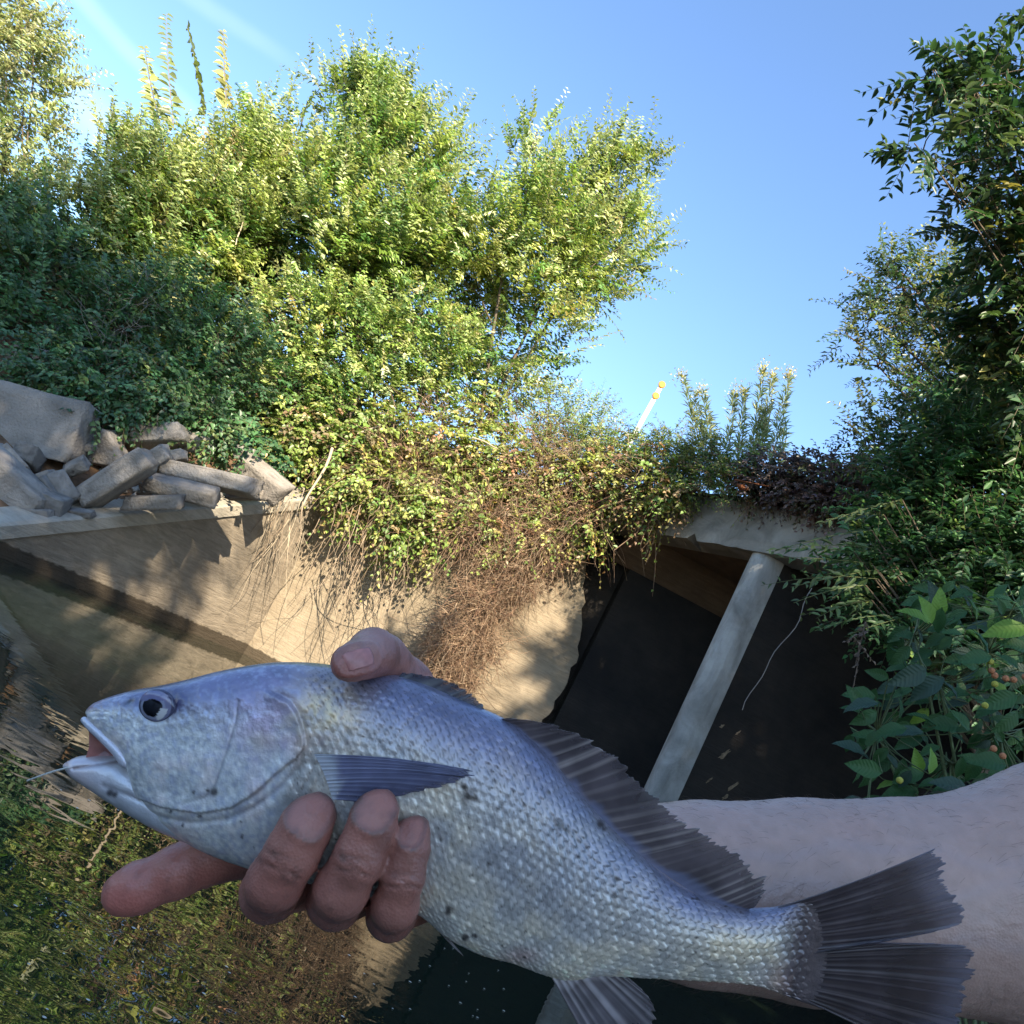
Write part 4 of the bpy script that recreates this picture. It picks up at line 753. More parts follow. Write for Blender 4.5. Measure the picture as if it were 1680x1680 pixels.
c = lerp(c, np.array([.66, .52, .30]), blotch(530, 1170, 55, 65)*.85*np.clip(.8+n_med*.5, 0, 1))   # golden shoulder
c = lerp(c, np.array([.55, .42, .36]), blotch(430, 1215, 22, 18)*.5)
c = lerp(c, np.array([.20, .18, .30]), blotch(540, 1215, 40, 22)*.5*np.clip(.6+n_med, 0, 1))
c = lerp(c, np.array([.24, .26, .33]), np.clip(blotch(940, 1400, 170, 110)*.75, 0, .6))  # rear flank's own blue-grey plus shading put into the colour
c = lerp(c, np.array([.60, .53, .40]), blotch(1190, 1560, 120, 40)*.7*(.5+.5*srnd))               # golden tail root
c = lerp(c, np.array([.48, .24, .22]), blotch(1320, 1615, 60, 32)*.85)                           # reddish lower tail root
c = lerp(c, np.array([.50, .30, .30]), blotch(855, 1568, 30, 14)*.6)
c = lerp(c, np.array([.14, .14, .27]), blotch(320, 1128, 150, 26)*.7)
c = lerp(c, c*np.array([1.08, 1.0, .86]), scm*np.clip(n_big*.9+.3, 0, 1))
c = c*(1+scm*(.30*(srnd-.45)+.32*np.maximum(srnd2-.72, 0)*3*(saw > .35)))[..., None]  # random scale tone, plus bright flecks painting glints into the colour
c = c*(1-scm*.55*np.exp(-((saw-.03)/.10)**2)*np.clip(1-v_*.4, 0, 1))[..., None]                   # darker line along each scale edge
c = c*(1+.14*n_big+.10*n_med*headm)[..., None]
# dark skin ringing the eye, rows of melanophores
c = lerp(c, np.array([.05, .05, .13]), np.exp(-(np.hypot((fx-274)/38, (fy-1149)/28))**4)*.95)
c = lerp(c, np.array([.10, .08, .088])*(1+.3*n_med[..., None]), np.clip(endm*1.25-.25*(srnd-.2)*(1-endm)+.25*n_med*endm*(1-endm)*2, 0, 1))
c = lerp(c, np.array([.05, .05, .07]), np.exp(-(nd_/5)**2))
for pts_, wdt, st_ in ((PRE, 2.2, .5), (OPE, 3.0, .25), (BRA, 4.0, .4)):
    d_, _ = pl_dist(fx, fy, pts_); c = lerp(c, np.array([.09, .08, .10]), np.exp(-(d_/wdt)**2)*st_*(fx > 150)*np.clip(.8+.5*n_big, .2, 1.3))
r = np.random.default_rng(12)
SPOT = [(352, 1300, 7), (340, 1297, 3), (318, 1300, 3), (397, 1373, 4), (327, 1340, 3.5), (300, 1355, 3), (278, 1332, 3), (770, 1300, 9), (762, 1290, 6), (778, 1310, 7), (765, 1308, 8), (820, 1325, 5), (737, 1490, 6), (735, 1496, 5), (920, 1355, 8), (912, 1345, 5), (930, 1362, 6), (985, 1352, 7), (990, 1360, 5), (1010, 1442, 6), (1008, 1465, 4), (801, 1418, 4), (780, 1535, 4), (763, 1538, 6), (900, 1300, 4), (945, 1390, 3)]
SPOT += [(r.uniform(700, 1250), r.uniform(1230, 1600), r.uniform(1, 2.6)) for _ in range(90)]+[(r.uniform(380, 640), r.uniform(1110, 1400), r.uniform(1, 2)) for _ in range(25)]
sp_ = np.zeros_like(W)
for (x, y, rr) in SPOT: sp_ = np.maximum(sp_, np.exp(-(np.hypot(fx-x+2.0*n_fin, fy-y+1.5*n_med)/rr)**4))
c = lerp(c, np.array([.035, .028, .028]), sp_*.92)
c = np.clip(c*np.array([1.05, 1.0, .91]), .01, .9)
i = np.arange(NS-1)[:, None]*NR; j = np.arange(NR)[None, :]; j2 = (j+1) % NR
Fb = np.stack([i+j, i+NR+j, i+NR+j2, i+j2], -1).reshape(-1, 4)
mfish, t, p = newmat('fish_skin'); lk = t.links.new
a = nd(t, 'ShaderNodeVertexColor', layer_name='Col'); lk(a.outputs[0], p.inputs['Base Color'])
p.inputs['Metallic'].default_value = .30; p.inputs['Roughness'].default_value = .36; p.inputs['Specular IOR Level'].default_value = .6; p.inputs['Coat Weight'].default_value = .5; p.inputs['Coat Roughness'].default_value = .14
g = nd(t, 'ShaderNodeTexCoord'); nn = nd(t, 'ShaderNodeTexNoise', Scale=1400, Detail=3); lk(g.outputs['Object'], nn.inputs['Vector'])
b = nd(t, 'ShaderNodeBump', Strength=.25, Distance=.0006); lk(nn.outputs[0], b.inputs['Height']); lk(b.outputs[0], p.inputs['Normal'])
fish = empty('fish', loc2world(Cm(700, 1350, 0)))
def fobj(name, Pl, F, mat, cols=None, smooth=True, parent=fish):
    o = mesh_obj(name, loc2world(Pl), F, mat, cols=cols, smooth=smooth); return adopt(o, fish) if parent is fish else o
def sub(o, par):
    o.parent = par; o.matrix_parent_inverse = Matrix.Translation(fish.location).inverted() @ Matrix.Identity(4)
    o.matrix_parent_inverse = Matrix.Identity(4); return o
body = fobj('body', Pl.reshape(-1, 3), Fb, mfish, c.reshape(-1, 3))
# --- lower jaw and throat
JAW = [(109, 1250, 110, 1258, 2.4), (128, 1242, 125, 1274, 4.6), (165, 1241, 162, 1298, 6.4), (207, 1244, 208, 1326, 8.2), (255, 1272, 264, 1356, 9.4), (315, 1310, 326, 1380, 10.0), (370, 1345, 386, 1402, 9.6), (430, 1380, 450, 1418, 8), (500, 1415, 520, 1430, 5)]
JS, JR = 200, 80; Jb = crom(JAW, JS); th = np.linspace(0, 2*np.pi, JR, endpoint=False); ct, st = np.cos(th), np.sin(th)
jm = (Jb[:, :2]+Jb[:, 2:4])/2; jp = jm[:, None]+(Jb[:, :2]-jm)[:, None]*ct[None, :, None]; jw = Jb[:, 4][:, None]*np.sign(st)*np.abs(st)**.8
s_ = (D0-jw*1e-3)/D0; jx = 840+(jp[..., 0]-840)/s_; jy = 840+(jp[..., 1]-840)/s_; PJ = np.stack([jx, jy, jw*6], -1).reshape(-1, 3)
jn = fbm(PJ/14, 8).reshape(jw.shape); l1, _ = pl_dist(jx, jy, [(120, 1262), (180, 1252), (206, 1248)]); l2, _ = pl_dist(jx, jy, [(170, 1290), (250, 1322), (340, 1352), (420, 1372)])
jd = .08*jn-.5*np.exp(-(l1/3.5)**2)-.6*np.exp(-(l2/5)**2)
jc = np.broadcast_to(np.array([.47, .48, .51]), jw.shape+(3,))*(1+.12*jn)[..., None]
jc = lerp(jc, np.array([.56, .48, .49]), np.exp(-((jx-125)/45)**2)*.8); jc = lerp(jc, np.array([.16, .11, .11]), np.exp(-(l1/3)**2)*.75); jc = lerp(jc, np.array([.25, .24, .26]), np.exp(-(l2/4)**2)*.5)
for (x, y, rr) in ((180, 1301, 6), (188, 1304, 5), (206, 1246, 7), (207, 1239, 5), (278, 1333, 4), (330, 1342, 4)): jc = lerp(jc, np.array([.03, .025, .025]), np.exp(-(np.hypot(jx-x, jy-y)/rr)**4)*.95)
Pj = np.stack([(jp[..., 0]-840)*KM, -(jp[..., 1]-840)*KM, (jw+np.sign(jw)*jd)*1e-3], -1).reshape(-1, 3)
i = np.arange(JS-1)[:, None]*JR; j = np.arange(JR)[None, :]; j2 = (j+1) % JR
fobj('lower_jaw', Pj, np.stack([i+j, i+JR+j, i+JR+j2, i+j2], -1).reshape(-1, 4), mfish, np.clip(jc, .01, .9).reshape(-1, 3))
# --- lips and mouth lining
def ftube(name, pts, rad, mat, col, wmm, sides=14, n=40, parent=fish):
    P = np.array([Cm(x, y, w_) for (x, y), w_ in zip(pts, wmm)]); P = crom(P, n); R_ = np.interp(np.linspace(0, 1, n), np.linspace(0, 1, len(rad)), rad)*KM
    V, F = tubes([P], [R_], sides)
    k = len(V); V = np.r_[V, P[:1], P[-1:]]; F = np.r_[F, [[q, (q+1) % sides, k, k] for q in range(sides)], [[k-sides+q, k+1, k+1, k-sides+(q+1) % sides] for q in range(sides)]]
    F = [tuple(dict.fromkeys(f)) for f in F.tolist()]
    return fobj(name, V, F, mat, np.tile(col, (len(V), 1)), parent=parent)
ftube('upper_lip', [(137, 1180), (150, 1192), (172, 1212), (192, 1232), (206, 1250), (216, 1256)], [5, 7.5, 8, 8.5, 9, 5], mfish, (.52, .52, .58), [3, 5, 6.5, 7.8, 8.4, 8.8])
ftube('upper_lip', [(137, 1180), (150, 1192), (172, 1212), (192, 1232), (206, 1250)], [5, 7, 7, 7, 4], mfish, (.52, .52, .58), [0, -4, -6, -7, -8])
M_mouth = plain('mouth_lining', (.26, .10, .085), .35, .5, bscale=300, var=.3)
mp_ = [(150, 1186), (178, 1206), (212, 1246), (214, 1262), (165, 1256), (138, 1252), (146, 1225), (146, 1200)]
mv = [Cm(x, y, 1.0) for x, y in mp_]+[Cm(x, y, -1.0) for x, y in mp_]+[Cm(172, 1232, -1.2), Cm(172, 1232, -2.6)]; k = len(mp_)
fobj('mouth_lining', np.array(mv), [(q, (q+1) % k, 2*k) for q in range(k)]+[(k+(q+1) % k, k+q, 2*k+1) for q in range(k)]+[(q, k+q, k+(q+1) % k, (q+1) % k) for q in range(k)], M_mouth, smooth=False)
# --- eye
def eye(side):
    n1, n2 = 28, 40; V, C = [], []
    ctr = Cm(257, 1158, 11.4*side); R_ = 26*KM
    for a in range(n1+1):
        al = a/n1*math.pi*.5
        for b_ in range(n2):
            be = b_*2*math.pi/n2; x, y, z = math.sin(al)*math.cos(be)*1.12, math.sin(al)*math.sin(be), math.cos(al)
            V.append(ctr+np.array([x*R_, y*R_, side*(z*R_*.42-.0006)]))
            dp = math.hypot(x+.16, y+.02); rr = math.hypot(x, y)
            cc = (.006, .006, .009) if dp < .60 else ((.22, .23, .30) if dp < .78 else ((.16, .16, .24) if rr < .93 else (.06, .06, .1)))
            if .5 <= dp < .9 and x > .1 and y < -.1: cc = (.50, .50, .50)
            if .5 <= dp < .95 and y > .35: cc = (.15, .15, .26)
            C.append(cc)
    F = [(a*n2+b_, (a+1)*n2+b_, (a+1)*n2+(b_+1) % n2, a*n2+(b_+1) % n2) for a in range(n1) for b_ in range(n2)]
    fobj('eye', np.array(V), F, meye, np.array(C))
meye = col_mat('fish_eye', .08, .6); eye(1); eye(-1)
# --- fins
def fin(name, rays, nray, wb, wt, cmem, cray, seed, thick=.00035, jag=.06, amp=.00022, curve=0., n_u=None, tipc=None, parent=fish, basec=None):
    """rays: list of (base x,y, tip x,y) control pairs; wb/wt: mm towards viewer at base/tip"""
    r = np.random.default_rng(seed); nu = n_u or nray*8+1; nv = 44; R4 = crom(rays, nu); u = np.linspace(0, 1, nu); v = np.linspace(0, 1, nv)
    uw = u+.35/nray*np.sin(u*9+seed)+.16/nray*r.normal(size=nu//6+2).repeat(6)[:nu]*np.sin(np.pi*u); rl = np.cos(uw*nray*2*np.pi)*(.65+.35*np.sin(u*23+seed)); jg = 1+jag*(.6*rl-.6)+jag*.9*r.normal(size=nray+1)[np.round(u*nray).astype(int)]*.6+jag*.35*r.normal(size=nu)
    bx = R4[:, :2]; tx = bx+(R4[:, 2:4]-bx)*jg[:, None]; P = bx[:, None]*(1-v)[None, :, None]+tx[:, None]*v[None, :, None]
    nrm2 = np.stack([-(tx-bx)[:, 1], (tx-bx)[:, 0]], -1); P = P+curve*nrm2[:, None]*(v*(1-v))[None, :, None]
    wv = wb+(wt-wb)*v[None]+1.0*np.sin(u*5+seed)[:, None]*v[None]**2*.6+0*u[:, None]
    X = (P[..., 0]-840)*KM*(D0-wv*1e-3)/D0; Y_ = -(P[..., 1]-840)*KM*(D0-wv*1e-3)/D0
    ridge = amp*(np.maximum(rl, 0)**.6)[:, None]*(1-.55*v)[None]
    base = np.stack([X, Y_, wv*1e-3], -1); f0 = base.copy(); f0[..., 2] += thick*.5+ridge; f1 = base.copy(); f1[..., 2] -= thick*.5+ridge
    seg_ = .78+.22*np.sign(np.sin(v*60))[None]*(v > .25)[None]
    mixf = (np.maximum(rl, 0)**1.2)[:, None]*np.ones((1, nv)); cc = lerp(np.broadcast_to(np.array(cmem), X.shape+(3,)), np.array(cray), mixf*.8)
    nn = fbm(np.stack([P[..., 0]/30, P[..., 1]/30, 0*X], -1).reshape(-1, 3), seed).reshape(X.shape); cc = cc*(1+.25*nn)[..., None]
    if tipc is not None: cc = lerp(cc, np.array(tipc), sm(v[None]+0*X, .75, 1)*.6)
    if basec is not None: cc = lerp(cc, np.array(basec)*(1+.2*nn)[..., None], (1-sm(v[None]+.10*nn+0*X, .03, .20))*.9)
    al = 1-(.34*v[None]**1.5+.05)*(1-mixf*.85)*(v > .1)[None]
    cc = np.concatenate([np.clip(cc, .005, .9), al[..., None]], -1)
    V = np.concatenate([f0.reshape(-1, 3), f1.reshape(-1, 3)]); N_ = nu*nv; i = np.arange(nu-1)[:, None]*nv; j = np.arange(nv-1)[None]
    q = np.stack([i+j, i+nv+j, i+nv+j+1, i+j+1], -1).reshape(-1, 4); F = [q, q[:, ::-1]+N_]
    e1 = np.arange(nu-1)*nv+nv-1; F.append(np.stack([e1, e1+nv, e1+nv+N_, e1+N_], -1)); e2 = np.arange(nv-1); F.append(np.stack([e2, e2+1, e2+1+N_, e2+N_], -1)); e3 = e2+(nu-1)*nv; F.append(np.stack([e3+1, e3, e3+N_, e3+1+N_], -1))
    return fobj(name, V, np.concatenate(F), M_fin, np.concatenate([cc.reshape(-1, 4)]*2))
mf_, t, p = newmat('fin'); M_fin = mf_; a = nd(t, 'ShaderNodeVertexColor', layer_name='Col'); t.links.new(a.outputs[0], p.inputs['Base Color']); p.inputs['Roughness'].default_value = .38; p.inputs['Specular IOR Level'].default_value = .5
tr = nd(t, 'ShaderNodeBsdfTranslucent'); mx = nd(t, 'ShaderNodeMixShader'); mx.inputs[0].default_value = .3; t.links.new(a.outputs[0], tr.inputs[0]); t.links.new(p.outputs[0], mx.inputs[1]); t.links.new(tr.outputs[0], mx.inputs[2]); tp = nd(t, 'ShaderNodeBsdfTransparent'); mx2 = nd(t, 'ShaderNodeMixShader'); iv = nd(t, 'ShaderNodeMath', operation='SUBTRACT'); iv.inputs[0].default_value = 1.0; t.links.new(a.outputs['Alpha'], iv.inputs[1]); t.links.new(iv.outputs[0], mx2.inputs[0]); t.links.new(mx.outputs[0], mx2.inputs[1]); t.links.new(tp.outputs[0], mx2.inputs[2]); t.links.new(mx2.outputs[0], t.nodes['Material Output'].inputs[0])
PUR, RAY = (.125, .10, .105), (.38, .32, .29)
o = fin('dorsal_fin', [(652, 1112, 662, 1102), (690, 1124, 720, 1112), (730, 1142, 762, 1130), (765, 1160, 786, 1148), (790, 1172, 800, 1170)], 8, 0, -1, (.07, .075, .1), (.2, .2, .2), 1, jag=.12, basec=(.2, .21, .31)); o['label'] = 'folded spiny front part of the dorsal fin'
o = fin('dorsal_fin', [(815, 1180, 835, 1178), (840, 1192, 895, 1186), (880, 1225, 948, 1205), (925, 1275, 1008, 1240), (965, 1322, 1062, 1300), (1010, 1368, 1120, 1345), (1060, 1411, 1175, 1380), (1115, 1450, 1222, 1408), (1165, 1477, 1252, 1440), (1205, 1489, 1250, 1470), (1228, 1491, 1238, 1488)], 31, 0, 2, PUR, RAY, 2, jag=.06, curve=.04, basec=(.22, .23, .33)); o['label'] = 'long soft-rayed rear part of the dorsal fin'
fin('tail_fin', [(1262, 1493, 1535, 1392), (1285, 1500, 1543, 1415), (1305, 1512, 1552, 1445), (1320, 1528, 1568, 1480), (1330, 1545, 1582, 1512), (1322, 1560, 1500, 1535), (1318, 1566, 1420, 1547)], 13, 0, 3, (.055, .042, .048), (.16, .13, .13), 3, jag=.03, curve=.07, tipc=(.25, .23, .28))
fin('tail_fin', [(1318, 1562, 1440, 1546), (1325, 1566, 1585, 1552), (1328, 1580, 1592, 1585), (1322, 1598, 1590, 1630), (1312, 1615, 1575, 1672), (1300, 1625, 1540, 1705), (1285, 1626, 1470, 1715)], 13, 0, 1, (.042, .033, .038), (.12, .098, .10), 4, jag=.03, curve=-.05, tipc=(.2, .19, .24))
fin('anal_fin', [(903, 1600, 965, 1712), (925, 1600, 1000, 1712), (950, 1597, 1040, 1705), (975, 1594, 1074, 1690), (1000, 1592, 1073, 1650), (1018, 1592, 1052, 1622)], 9, 1, 3, (.17, .15, .16), (.45, .40, .40), 5, amp=.0005, basec=(.6, .55, .56))
fin('pectoral_fin', [(516, 1238, 760, 1262), (526, 1256, 772, 1272), (534, 1274, 764, 1278), (540, 1292, 690, 1300), (546, 1312, 600, 1318)], 11, 19.6, 20.0, (.15, .155, .25), (.21, .215, .31), 6, jag=.04, curve=-.10, amp=.0002, basec=(.50, .52, .56), tipc=(.10, .09, .14))
fin('pelvic_fin', [(690, 1492, 735, 1545), (694, 1491, 760, 1568), (698, 1490, 748, 1556)], 3, 4, 8, (.4, .36, .36), (.5, .46, .45), 7, amp=.0003)
tag(fish, 'silvery blue-grey drum fish held sideways in a bare hand', 'fish')
# fishing line stub
V, F = tubes([crom([Cm(112, 1259, 5), Cm(80, 1268, 7), Cm(44, 1281, 9)], 16)], [1.7*KM], 8, .8); o = mesh_obj('fishing_line', loc2world(V), F, plain('line', (.3, .3, .27), .4, .5), smooth=True); tag(o, 'short pale stub of line sticking out of the fish\'s lower lip', 'fishing line')

# ------------------------------------------------------------------ hand and forearm: one continuous skin grown from a distance field
VX = .00088
lo = np.array([(120-840)*KM-.012, -(1720-840)*KM-.045, -.125]); hi = np.array([.225, -(1000-840)*KM, .045]); dim = np.ceil((hi-lo)/VX).astype(int)
axs = [lo[k]+VX*np.arange(dim[k]) for k in range(3)]
def cone_field(chain):
    """chain of (px,py,wmm,rpx) joints -> local field of round cones, smooth-joined"""
    J = [(Cm(x, y, w_), r_*KM*(D0-w_*1e-3)/D0) for x, y, w_, r_ in chain]; f = np.full(dim, 1.0, np.float32)
    for (a, ra), (b_, rb) in zip(J[:-1], J[1:]):
        pad = max(ra, rb)+.012; s0 = np.clip(((np.minimum(a, b_)-pad-lo)/VX).astype(int), 0, dim-1); s1 = np.clip(((np.maximum(a, b_)+pad-lo)/VX).astype(int)+1, 1, dim)
        if np.any(s1 <= s0): continue
        x = axs[0][s0[0]:s1[0], None, None]; y = axs[1][None, s0[1]:s1[1], None]; z = axs[2][None, None, s0[2]:s1[2]]
        d_ = b_-a; t_ = np.clip(((x-a[0])*d_[0]+(y-a[1])*d_[1]+(z-a[2])*d_[2])/(d_@d_), 0, 1)
        v_ = (np.sqrt((x-a[0]-t_*d_[0])**2+(y-a[1]-t_*d_[1])**2+(z-a[2]-t_*d_[2])**2)-(ra+(rb-ra)*t_)).astype(np.float32)
        sl_ = tuple(slice(s0[k], s1[k]) for k in range(3)); f[sl_] = smin(f[sl_], v_, .003)
    return f
def smin(a, b_, k):
    h = np.clip(.5+.5*(b_-a)/k, 0, 1); return b_+(a-b_)*h-k*h*(1-h)
FING = {
 'middle': [(514, 1336, 24.5, 36), (500, 1362, 26.5, 41), (478, 1402, 27, 43.5), (452, 1446, 24, 45), (442, 1464, 17, 45), (452, 1452, 0, 47), (560, 1420, -26, 58)],
 'ring': [(621, 1326, 24.5, 33), (611, 1354, 26.5, 37.5), (588, 1408, 27.5, 40.5), (560, 1460, 25, 43), (550, 1478, 17, 43), (562, 1464, 0, 45), (650, 1425, -26, 58)],
 'pinky': [(680, 1363, 22, 26), (673, 1390, 24, 30), (662, 1436, 24.5, 33.5), (648, 1486, 21, 36.5), (641, 1502, 13, 37.5), (650, 1485, -2, 41), (735, 1440, -24, 54)],
 'index': [(203, 1466, -8, 35), (225, 1457, -9, 39), (290, 1430, -12, 40), (345, 1405, -15, 43), (420, 1385, -20, 50), (545, 1390, -28, 60)],
 'thumb': [(566, 1092, 18.5, 23), (580, 1086, 16, 30), (600, 1078, 9, 33), (611, 1070, 2, 38), (626, 1082, -8, 41), (660, 1130, -22, 50), (760, 1290, -36, 72)]}
hand = None
for nm in FING:
    f = cone_field(FING[nm]); hand = f if hand is None else smin(hand, f, .0003)
palm = cone_field([(560, 1400, -30, 70), (680, 1400, -36, 92), (860, 1410, -42, 110)]); palm = smin(palm, cone_field([(700, 1310, -36, 75), (880, 1420, -42, 105)]), .01)
arm = cone_field([(840, 1425, -42, 108), (980, 1445, -46, 118), (1150, 1462, -50, 140), (1320, 1474, -54, 155), (1480, 1480, -58, 161), (1700, 1474, -62, 172)])
up_ = cone_field([(1650, 1490, -62, 140), (1780, 1420, -58, 170)])
hand = smin(smin(smin(hand, palm, .006), arm, .012), up_, .018)
# surface nets
f = hand; ins = f < 0
cellm = np.zeros(np.array(f.shape)-1, bool); cnt = np.zeros(cellm.shape, np.int8)
for dx in (0, 1):
    for dy in (0, 1):
        for dz in (0, 1): cnt += ins[dx:dx+cellm.shape[0], dy:dy+cellm.shape[1], dz:dz+cellm.shape[2]]
cellm = (cnt > 0) & (cnt < 8); ci = np.argwhere(cellm); vid_ = np.full(cellm.shape, -1, np.int64); vid_[cellm] = np.arange(len(ci))
acc = np.zeros((len(ci), 3)); na_ = np.zeros(len(ci))
cor = [(dx, dy, dz) for dx in (0, 1) for dy in (0, 1) for dz in (0, 1)]; cv_ = {k: f[ci[:, 0]+k[0], ci[:, 1]+k[1], ci[:, 2]+k[2]].astype(float) for k in cor}
for k1 in cor:
    for k2 in cor:
        if k1 < k2 and sum(abs(a-b_) for a, b_ in zip(k1, k2)) == 1:
            a, b_ = cv_[k1], cv_[k2]; m_ = (a < 0) != (b_ < 0); t_ = np.where(m_, a/np.where(m_, a-b_, 1), 0)
            acc += np.where(m_[:, None], np.array(k1)+t_[:, None]*(np.array(k2)-np.array(k1)), 0); na_ += m_
HV = lo+VX*(ci+acc/na_[:, None]); HF = []
for axn in range(3):
    d1, d2 = (axn+1) % 3, (axn+2) % 3; sh = np.array(f.shape); s0 = [slice(1, -1)]*3; s0[axn] = slice(0, -1); s1 = [slice(1, -1)]*3; s1[axn] = slice(1, None)
    A_, B_ = ins[tuple(s0)], ins[tuple(s1)]; e = np.argwhere(A_ != B_); flip = A_[tuple(e.T)]
    e = e+1; e[:, axn] -= 1
    def cid(o1, o2):
        q = e.copy(); q[:, d1] += o1; q[:, d2] += o2; return vid_[q[:, 0], q[:, 1], q[:, 2]]
    q = np.stack([cid(-1, -1), cid(0, -1), cid(0, 0), cid(-1, 0)], -1); ok = (q >= 0).all(1); q = q[ok]; fl = flip[ok]; q[~fl] = q[~fl][:, ::-1]; HF.append(q)
HF = np.concatenate(HF)
# relax the voxel stair-steps
for it in range(5):
    s_ = np.zeros_like(HV); n_ = np.zeros(len(HV))
    for k in range(4):
        a, b_ = HF[:, k], HF[:, (k+1) % 4]; np.add.at(s_, a, HV[b_]); np.add.at(n_, a, 1); np.add.at(s_, b_, HV[a]); np.add.at(n_, b_, 1)
    HV = HV*.45+.55*s_/np.maximum(n_, 1)[:, None]
# normals for fine relief
fn = np.cross(HV[HF[:, 2]]-HV[HF[:, 0]], HV[HF[:, 3]]-HV[HF[:, 1]]); vn = np.zeros_like(HV)
for k in range(4): np.add.at(vn, HF[:, k], fn)
vn = nrm(vn)
sc_ = (D0-HV[:, 2])/D0; hx_ = 840+HV[:, 0]/KM/sc_; hy_ = 840-HV[:, 1]/KM/sc_
rel = np.zeros(len(HV)); fing = 1-sm(hx_, 720, 1000); red = np.zeros(len(HV)); dirt_shade = np.zeros(len(HV))
hn1 = fbm(HV*90, 21); hn2 = fbm(HV*330, 22); hn3 = vnoise(HV*1500, 23)
front = (HV[:, 2] > .008)
for (x, y, nxx, nyy, wd_) in ((462, 1418, -.52, .85, 42), (577, 1420, -.42, .91, 38), (659, 1445, -.26, .96, 33)):     # knuckle folds: point, direction along the finger
    al_ = (hx_-x)*nxx+(hy_-y)*nyy; ac = (hx_-x)*nyy-(hy_-y)*nxx; m_ = front*np.exp(-(ac/wd_)**4)
    for off, am in ((-16, .5), (-8, .8), (0, 1.), (9, .8), (18, .45)):
        g_ = np.exp(-((al_-off-4*np.sin(ac*.06+off))/2.6)**2)*m_*am; rel -= .00045*g_; dirt_shade += .55*g_
    dirt_shade += m_*np.exp(-(al_/26)**2)*np.clip(hn2*.5+.15, 0, 1)*.5
for off in (0, 7):   # index finger joint crease
    g_ = np.exp(-((hx_-330-off-.3*(hy_-1400))/3)**2)*(hx_ < 430)*(hy_ > 1340); rel -= .0002*g_
NAILS = {'middle': (509, 1337, -34, 27, 33), 'ring': (617, 1327, -32, 23, 32), 'pinky': (676, 1364, -16, 14, 23), 'thumb': (586, 1082, 105, 17, 27)}
for nm, (x, y, an_, hw_, hl_) in NAILS.items():
    a = math.radians(an_); ux, uy = -math.sin(a), -math.cos(a); al_ = (hx_-x)*ux+(hy_-y)*uy; ac = (hx_-x)*uy-(hy_-y)*ux
    e_ = (np.abs(ac)/(hw_+4))**3+(np.abs(al_)/(hl_+4))**3; rel += front*(-.0006*np.exp(-(e_/.9)**4)+.00045*np.exp(-((e_-1.7)/.6)**2)); dirt_shade += front*(.3 if nm == 'thumb' else .85)*np.exp(-((e_-1.35)/.5)**2)*(al_ > -hl_*1.3)
rel += .00010*hn3+.00016*hn2
HV = HV+vn*rel[:, None]
skin = np.broadcast_to(np.array([.47, .325, .27]), HV.shape)*(1+.05*hn1)[:, None]
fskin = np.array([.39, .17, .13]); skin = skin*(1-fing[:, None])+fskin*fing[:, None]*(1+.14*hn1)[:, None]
def bl(x, y, rx, ry): return np.exp(-((hx_-x)/rx)**2-((hy_-y)/ry)**2)
red = bl(205, 1475, 60, 40)+.6*bl(300, 1430, 90, 50)+bl(575, 1100, 45, 22)*.9+bl(470, 1470, 50, 35)*.35; skin = skin+(np.array([.46, .15, .12])-skin)*np.clip(red, 0, 1)[:, None]*.75
skin = skin+(np.array([.50, .31, .27])-skin)*(bl(600, 1052, 40, 22)*.6)[:, None]
skin = skin+(np.array([.52, .32, .25])-skin)*(bl(1400, 1355, 55, 30)*.45)[:, None]
dirt_shade = np.clip(dirt_shade+fing*np.clip(hn2*.7-.25, 0, 1)*.8+fing*np.clip(-hn1*.8-.1, 0, 1)*.5+fing*(bl(435, 1495, 55, 32)+bl(545, 1512, 50, 30)+bl(635, 1528, 45, 28))*.6, 0, 1)  # grime noise, plus shade painted onto the finger undersides
veins = np.zeros(len(HV))
for k_, (y0, sl, ph) in enumerate(((1395, .03, 0), (1470, -.04, 2), (1540, .05, 4))):
    dv = hy_-(y0+sl*(hx_-1200)+14*np.sin(hx_*.012+ph)+6*np.sin(hx_*.04+ph)); veins += np.exp(-(dv/11)**2)*(1-fing)*(hx_ > 1000)
skin = skin*(1+.07*hn2*(1-fing))[:, None]; skin = skin+(np.array([.40, .33, .34])-skin)*(veins*.28)[:, None]
skin = skin+(np.array([.48, .29, .235])-skin)*(np.clip(hn1*.8, 0, 1)*.3*(1-fing))[:, None]
skin = skin+(np.array([.10, .06, .05])-skin)*(dirt_shade*.7)[:, None]
msk, t, p = newmat('skin'); lk = t.links.new; a = nd(t, 'ShaderNodeVertexColor', layer_name='Col'); lk(a.outputs[0], p.inputs['Base Color'])
p.inputs['Roughness'].default_value = .42; p.inputs['Specular IOR Level'].default_value = .5; p.inputs['Subsurface Weight'].default_value = .12; p.inputs['Subsurface Radius'].default_value = (.8, .3, .2); p.inputs['Subsurface Scale'].default_value = .004
g = nd(t, 'ShaderNodeNewGeometry'); vo = nd(t, 'ShaderNodeTexVoronoi', Scale=1100); lk(g.outputs['Position'], vo.inputs['Vector']); n5 = nd(t, 'ShaderNodeTexNoise', Scale=500, Detail=4); lk(g.outputs['Position'], n5.inputs['Vector'])
ad = nd(t, 'ShaderNodeMath', operation='ADD'); lk(vo.outputs[0], ad.inputs[0]); lk(n5.outputs[0], ad.inputs[1]); b = nd(t, 'ShaderNodeBump', Strength=.22, Distance=.0006); lk(ad.outputs[0], b.inputs['Height']); lk(b.outputs[0], p.inputs['Normal'])
person = mesh_obj('person', loc2world(HV)-foO, HF, msk, cols=np.clip(skin*np.array([.88, .83, .80]), .01, .9), smooth=True); person.location = foO
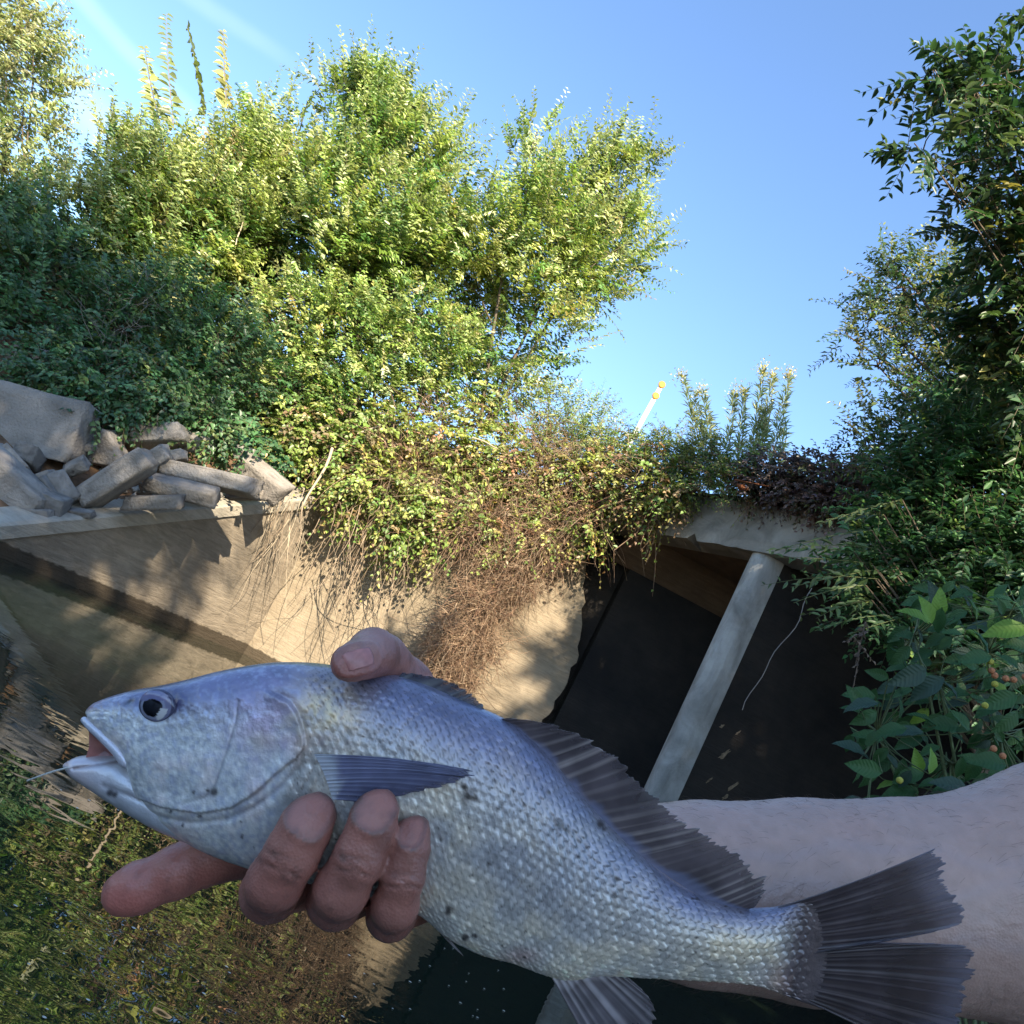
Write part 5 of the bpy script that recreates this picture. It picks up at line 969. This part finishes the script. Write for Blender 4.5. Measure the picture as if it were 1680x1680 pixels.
tag(person, 'bare left forearm and hand gripping the fish, dirty fingers curled round its belly', 'person')
M_tnail = plain('thumb_nail', (.40, .17, .15), .35, .5, bscale=500, var=.15); M_nail = plain('nail', (.38, .215, .225), .25, .6, bscale=700, var=.12)
for nm, (x, y, an_, hw_, hl_) in NAILS.items():
    a = math.radians(an_); n1, n2 = 17, 13; ch = np.array([Cm(q[0], q[1], q[2]) for q in FING[nm]]); rad_ = FING[nm][1][3]*KM*.9; P = []
    for q in range(n1):
        v_ = q/(n1-1)*2-1
        for s_ in range(n2):
            u_ = s_/(n2-1)*2-1; wv_ = (1-abs(v_)**5*.25) if v_ > 0 else (1-abs(v_)**3*.18)
            lx, ly = u_*hw_*wv_*.93, v_*hl_*.95*(1-.12*u_*u_*(1 if v_ > 0 else .6)); X_ = x-math.sin(a)*ly*1+math.cos(a)*lx; Y_ = y-math.cos(a)*ly-math.sin(a)*lx
            P.append((X_, Y_, lx, ly))
    P = np.array(P)
    # drop the plate onto the finger: nearest skin height, then bow it
    front_i = np.where((np.abs(hx_-x) < 70) & (np.abs(hy_-y) < 70) & (HV[:, 2] > .012))[0]; Z = []
    for X_, Y_, lx, ly in P:
        dd = (hx_[front_i]-X_)**2+(hy_[front_i]-Y_)**2; k_ = front_i[np.argsort(dd)[:8]]; Z.append(HV[k_, 2].mean())
    Z = np.array(Z).reshape(n1, n2)
    for _ in range(4): Zp = np.pad(Z, 1, 'edge'); Z = (Zp[1:-1, 1:-1]*2+Zp[:-2, 1:-1]+Zp[2:, 1:-1]+Zp[1:-1, :-2]+Zp[1:-1, 2:])/6
    zc = Z.ravel()+(.0003 if nm == 'thumb' else .0008); top = np.array([Cm(X_, Y_, z_*1000) for (X_, Y_, _, _), z_ in zip(P, zc)]); bot = top-np.array([0, 0, .0011]); N_ = n1*n2
    F = []
    for q in range(n1-1):
        for s_ in range(n2-1):
            k_ = q*n2+s_; F += [(k_, k_+1, k_+n2+1, k_+n2), (N_+k_, N_+k_+n2, N_+k_+n2+1, N_+k_+1)]
    rim = [s_ for s_ in range(n2)]+[q*n2+n2-1 for q in range(1, n1)]+[(n1-1)*n2+s_ for s_ in range(n2-2, -1, -1)]+[q*n2 for q in range(n1-2, 0, -1)]
    for q in range(len(rim)): a_i, b_i = rim[q], rim[(q+1) % len(rim)]; F.append((a_i, a_i+N_, b_i+N_, b_i))
    o = mesh_obj('fingernail', loc2world(np.r_[top, bot])-foO, F, M_tnail if nm == 'thumb' else M_nail, smooth=True); o.parent = person

# fine arm hair along the forearm
r = np.random.default_rng(8); ids = np.where((hx_ > 1060) & (hx_ < 1720) & (HV[:, 2] > -.11))[0]; ids = r.choice(ids, 1500, replace=False)
S = HV[ids]; D = nrm(vn[ids]*.8+np.array([-.9, -.35, 0])+r.normal(size=(1500, 3))*.3); Lh = r.uniform(.003, .0075, 1500); tt = np.linspace(0, 1, 4)[None, :, None]
P = S[:, None]+Lh[:, None, None]*(D[:, None]*tt-vn[ids][:, None]*.45*tt**2); V, F = tubes(list(P), [.000045]*1500, 3, .4)
o = mesh_obj('arm_hair', loc2world(V)-foO, F, plain('hair', (.09, .06, .045), .5)); o.parent = person; o['kind'] = 'stuff'
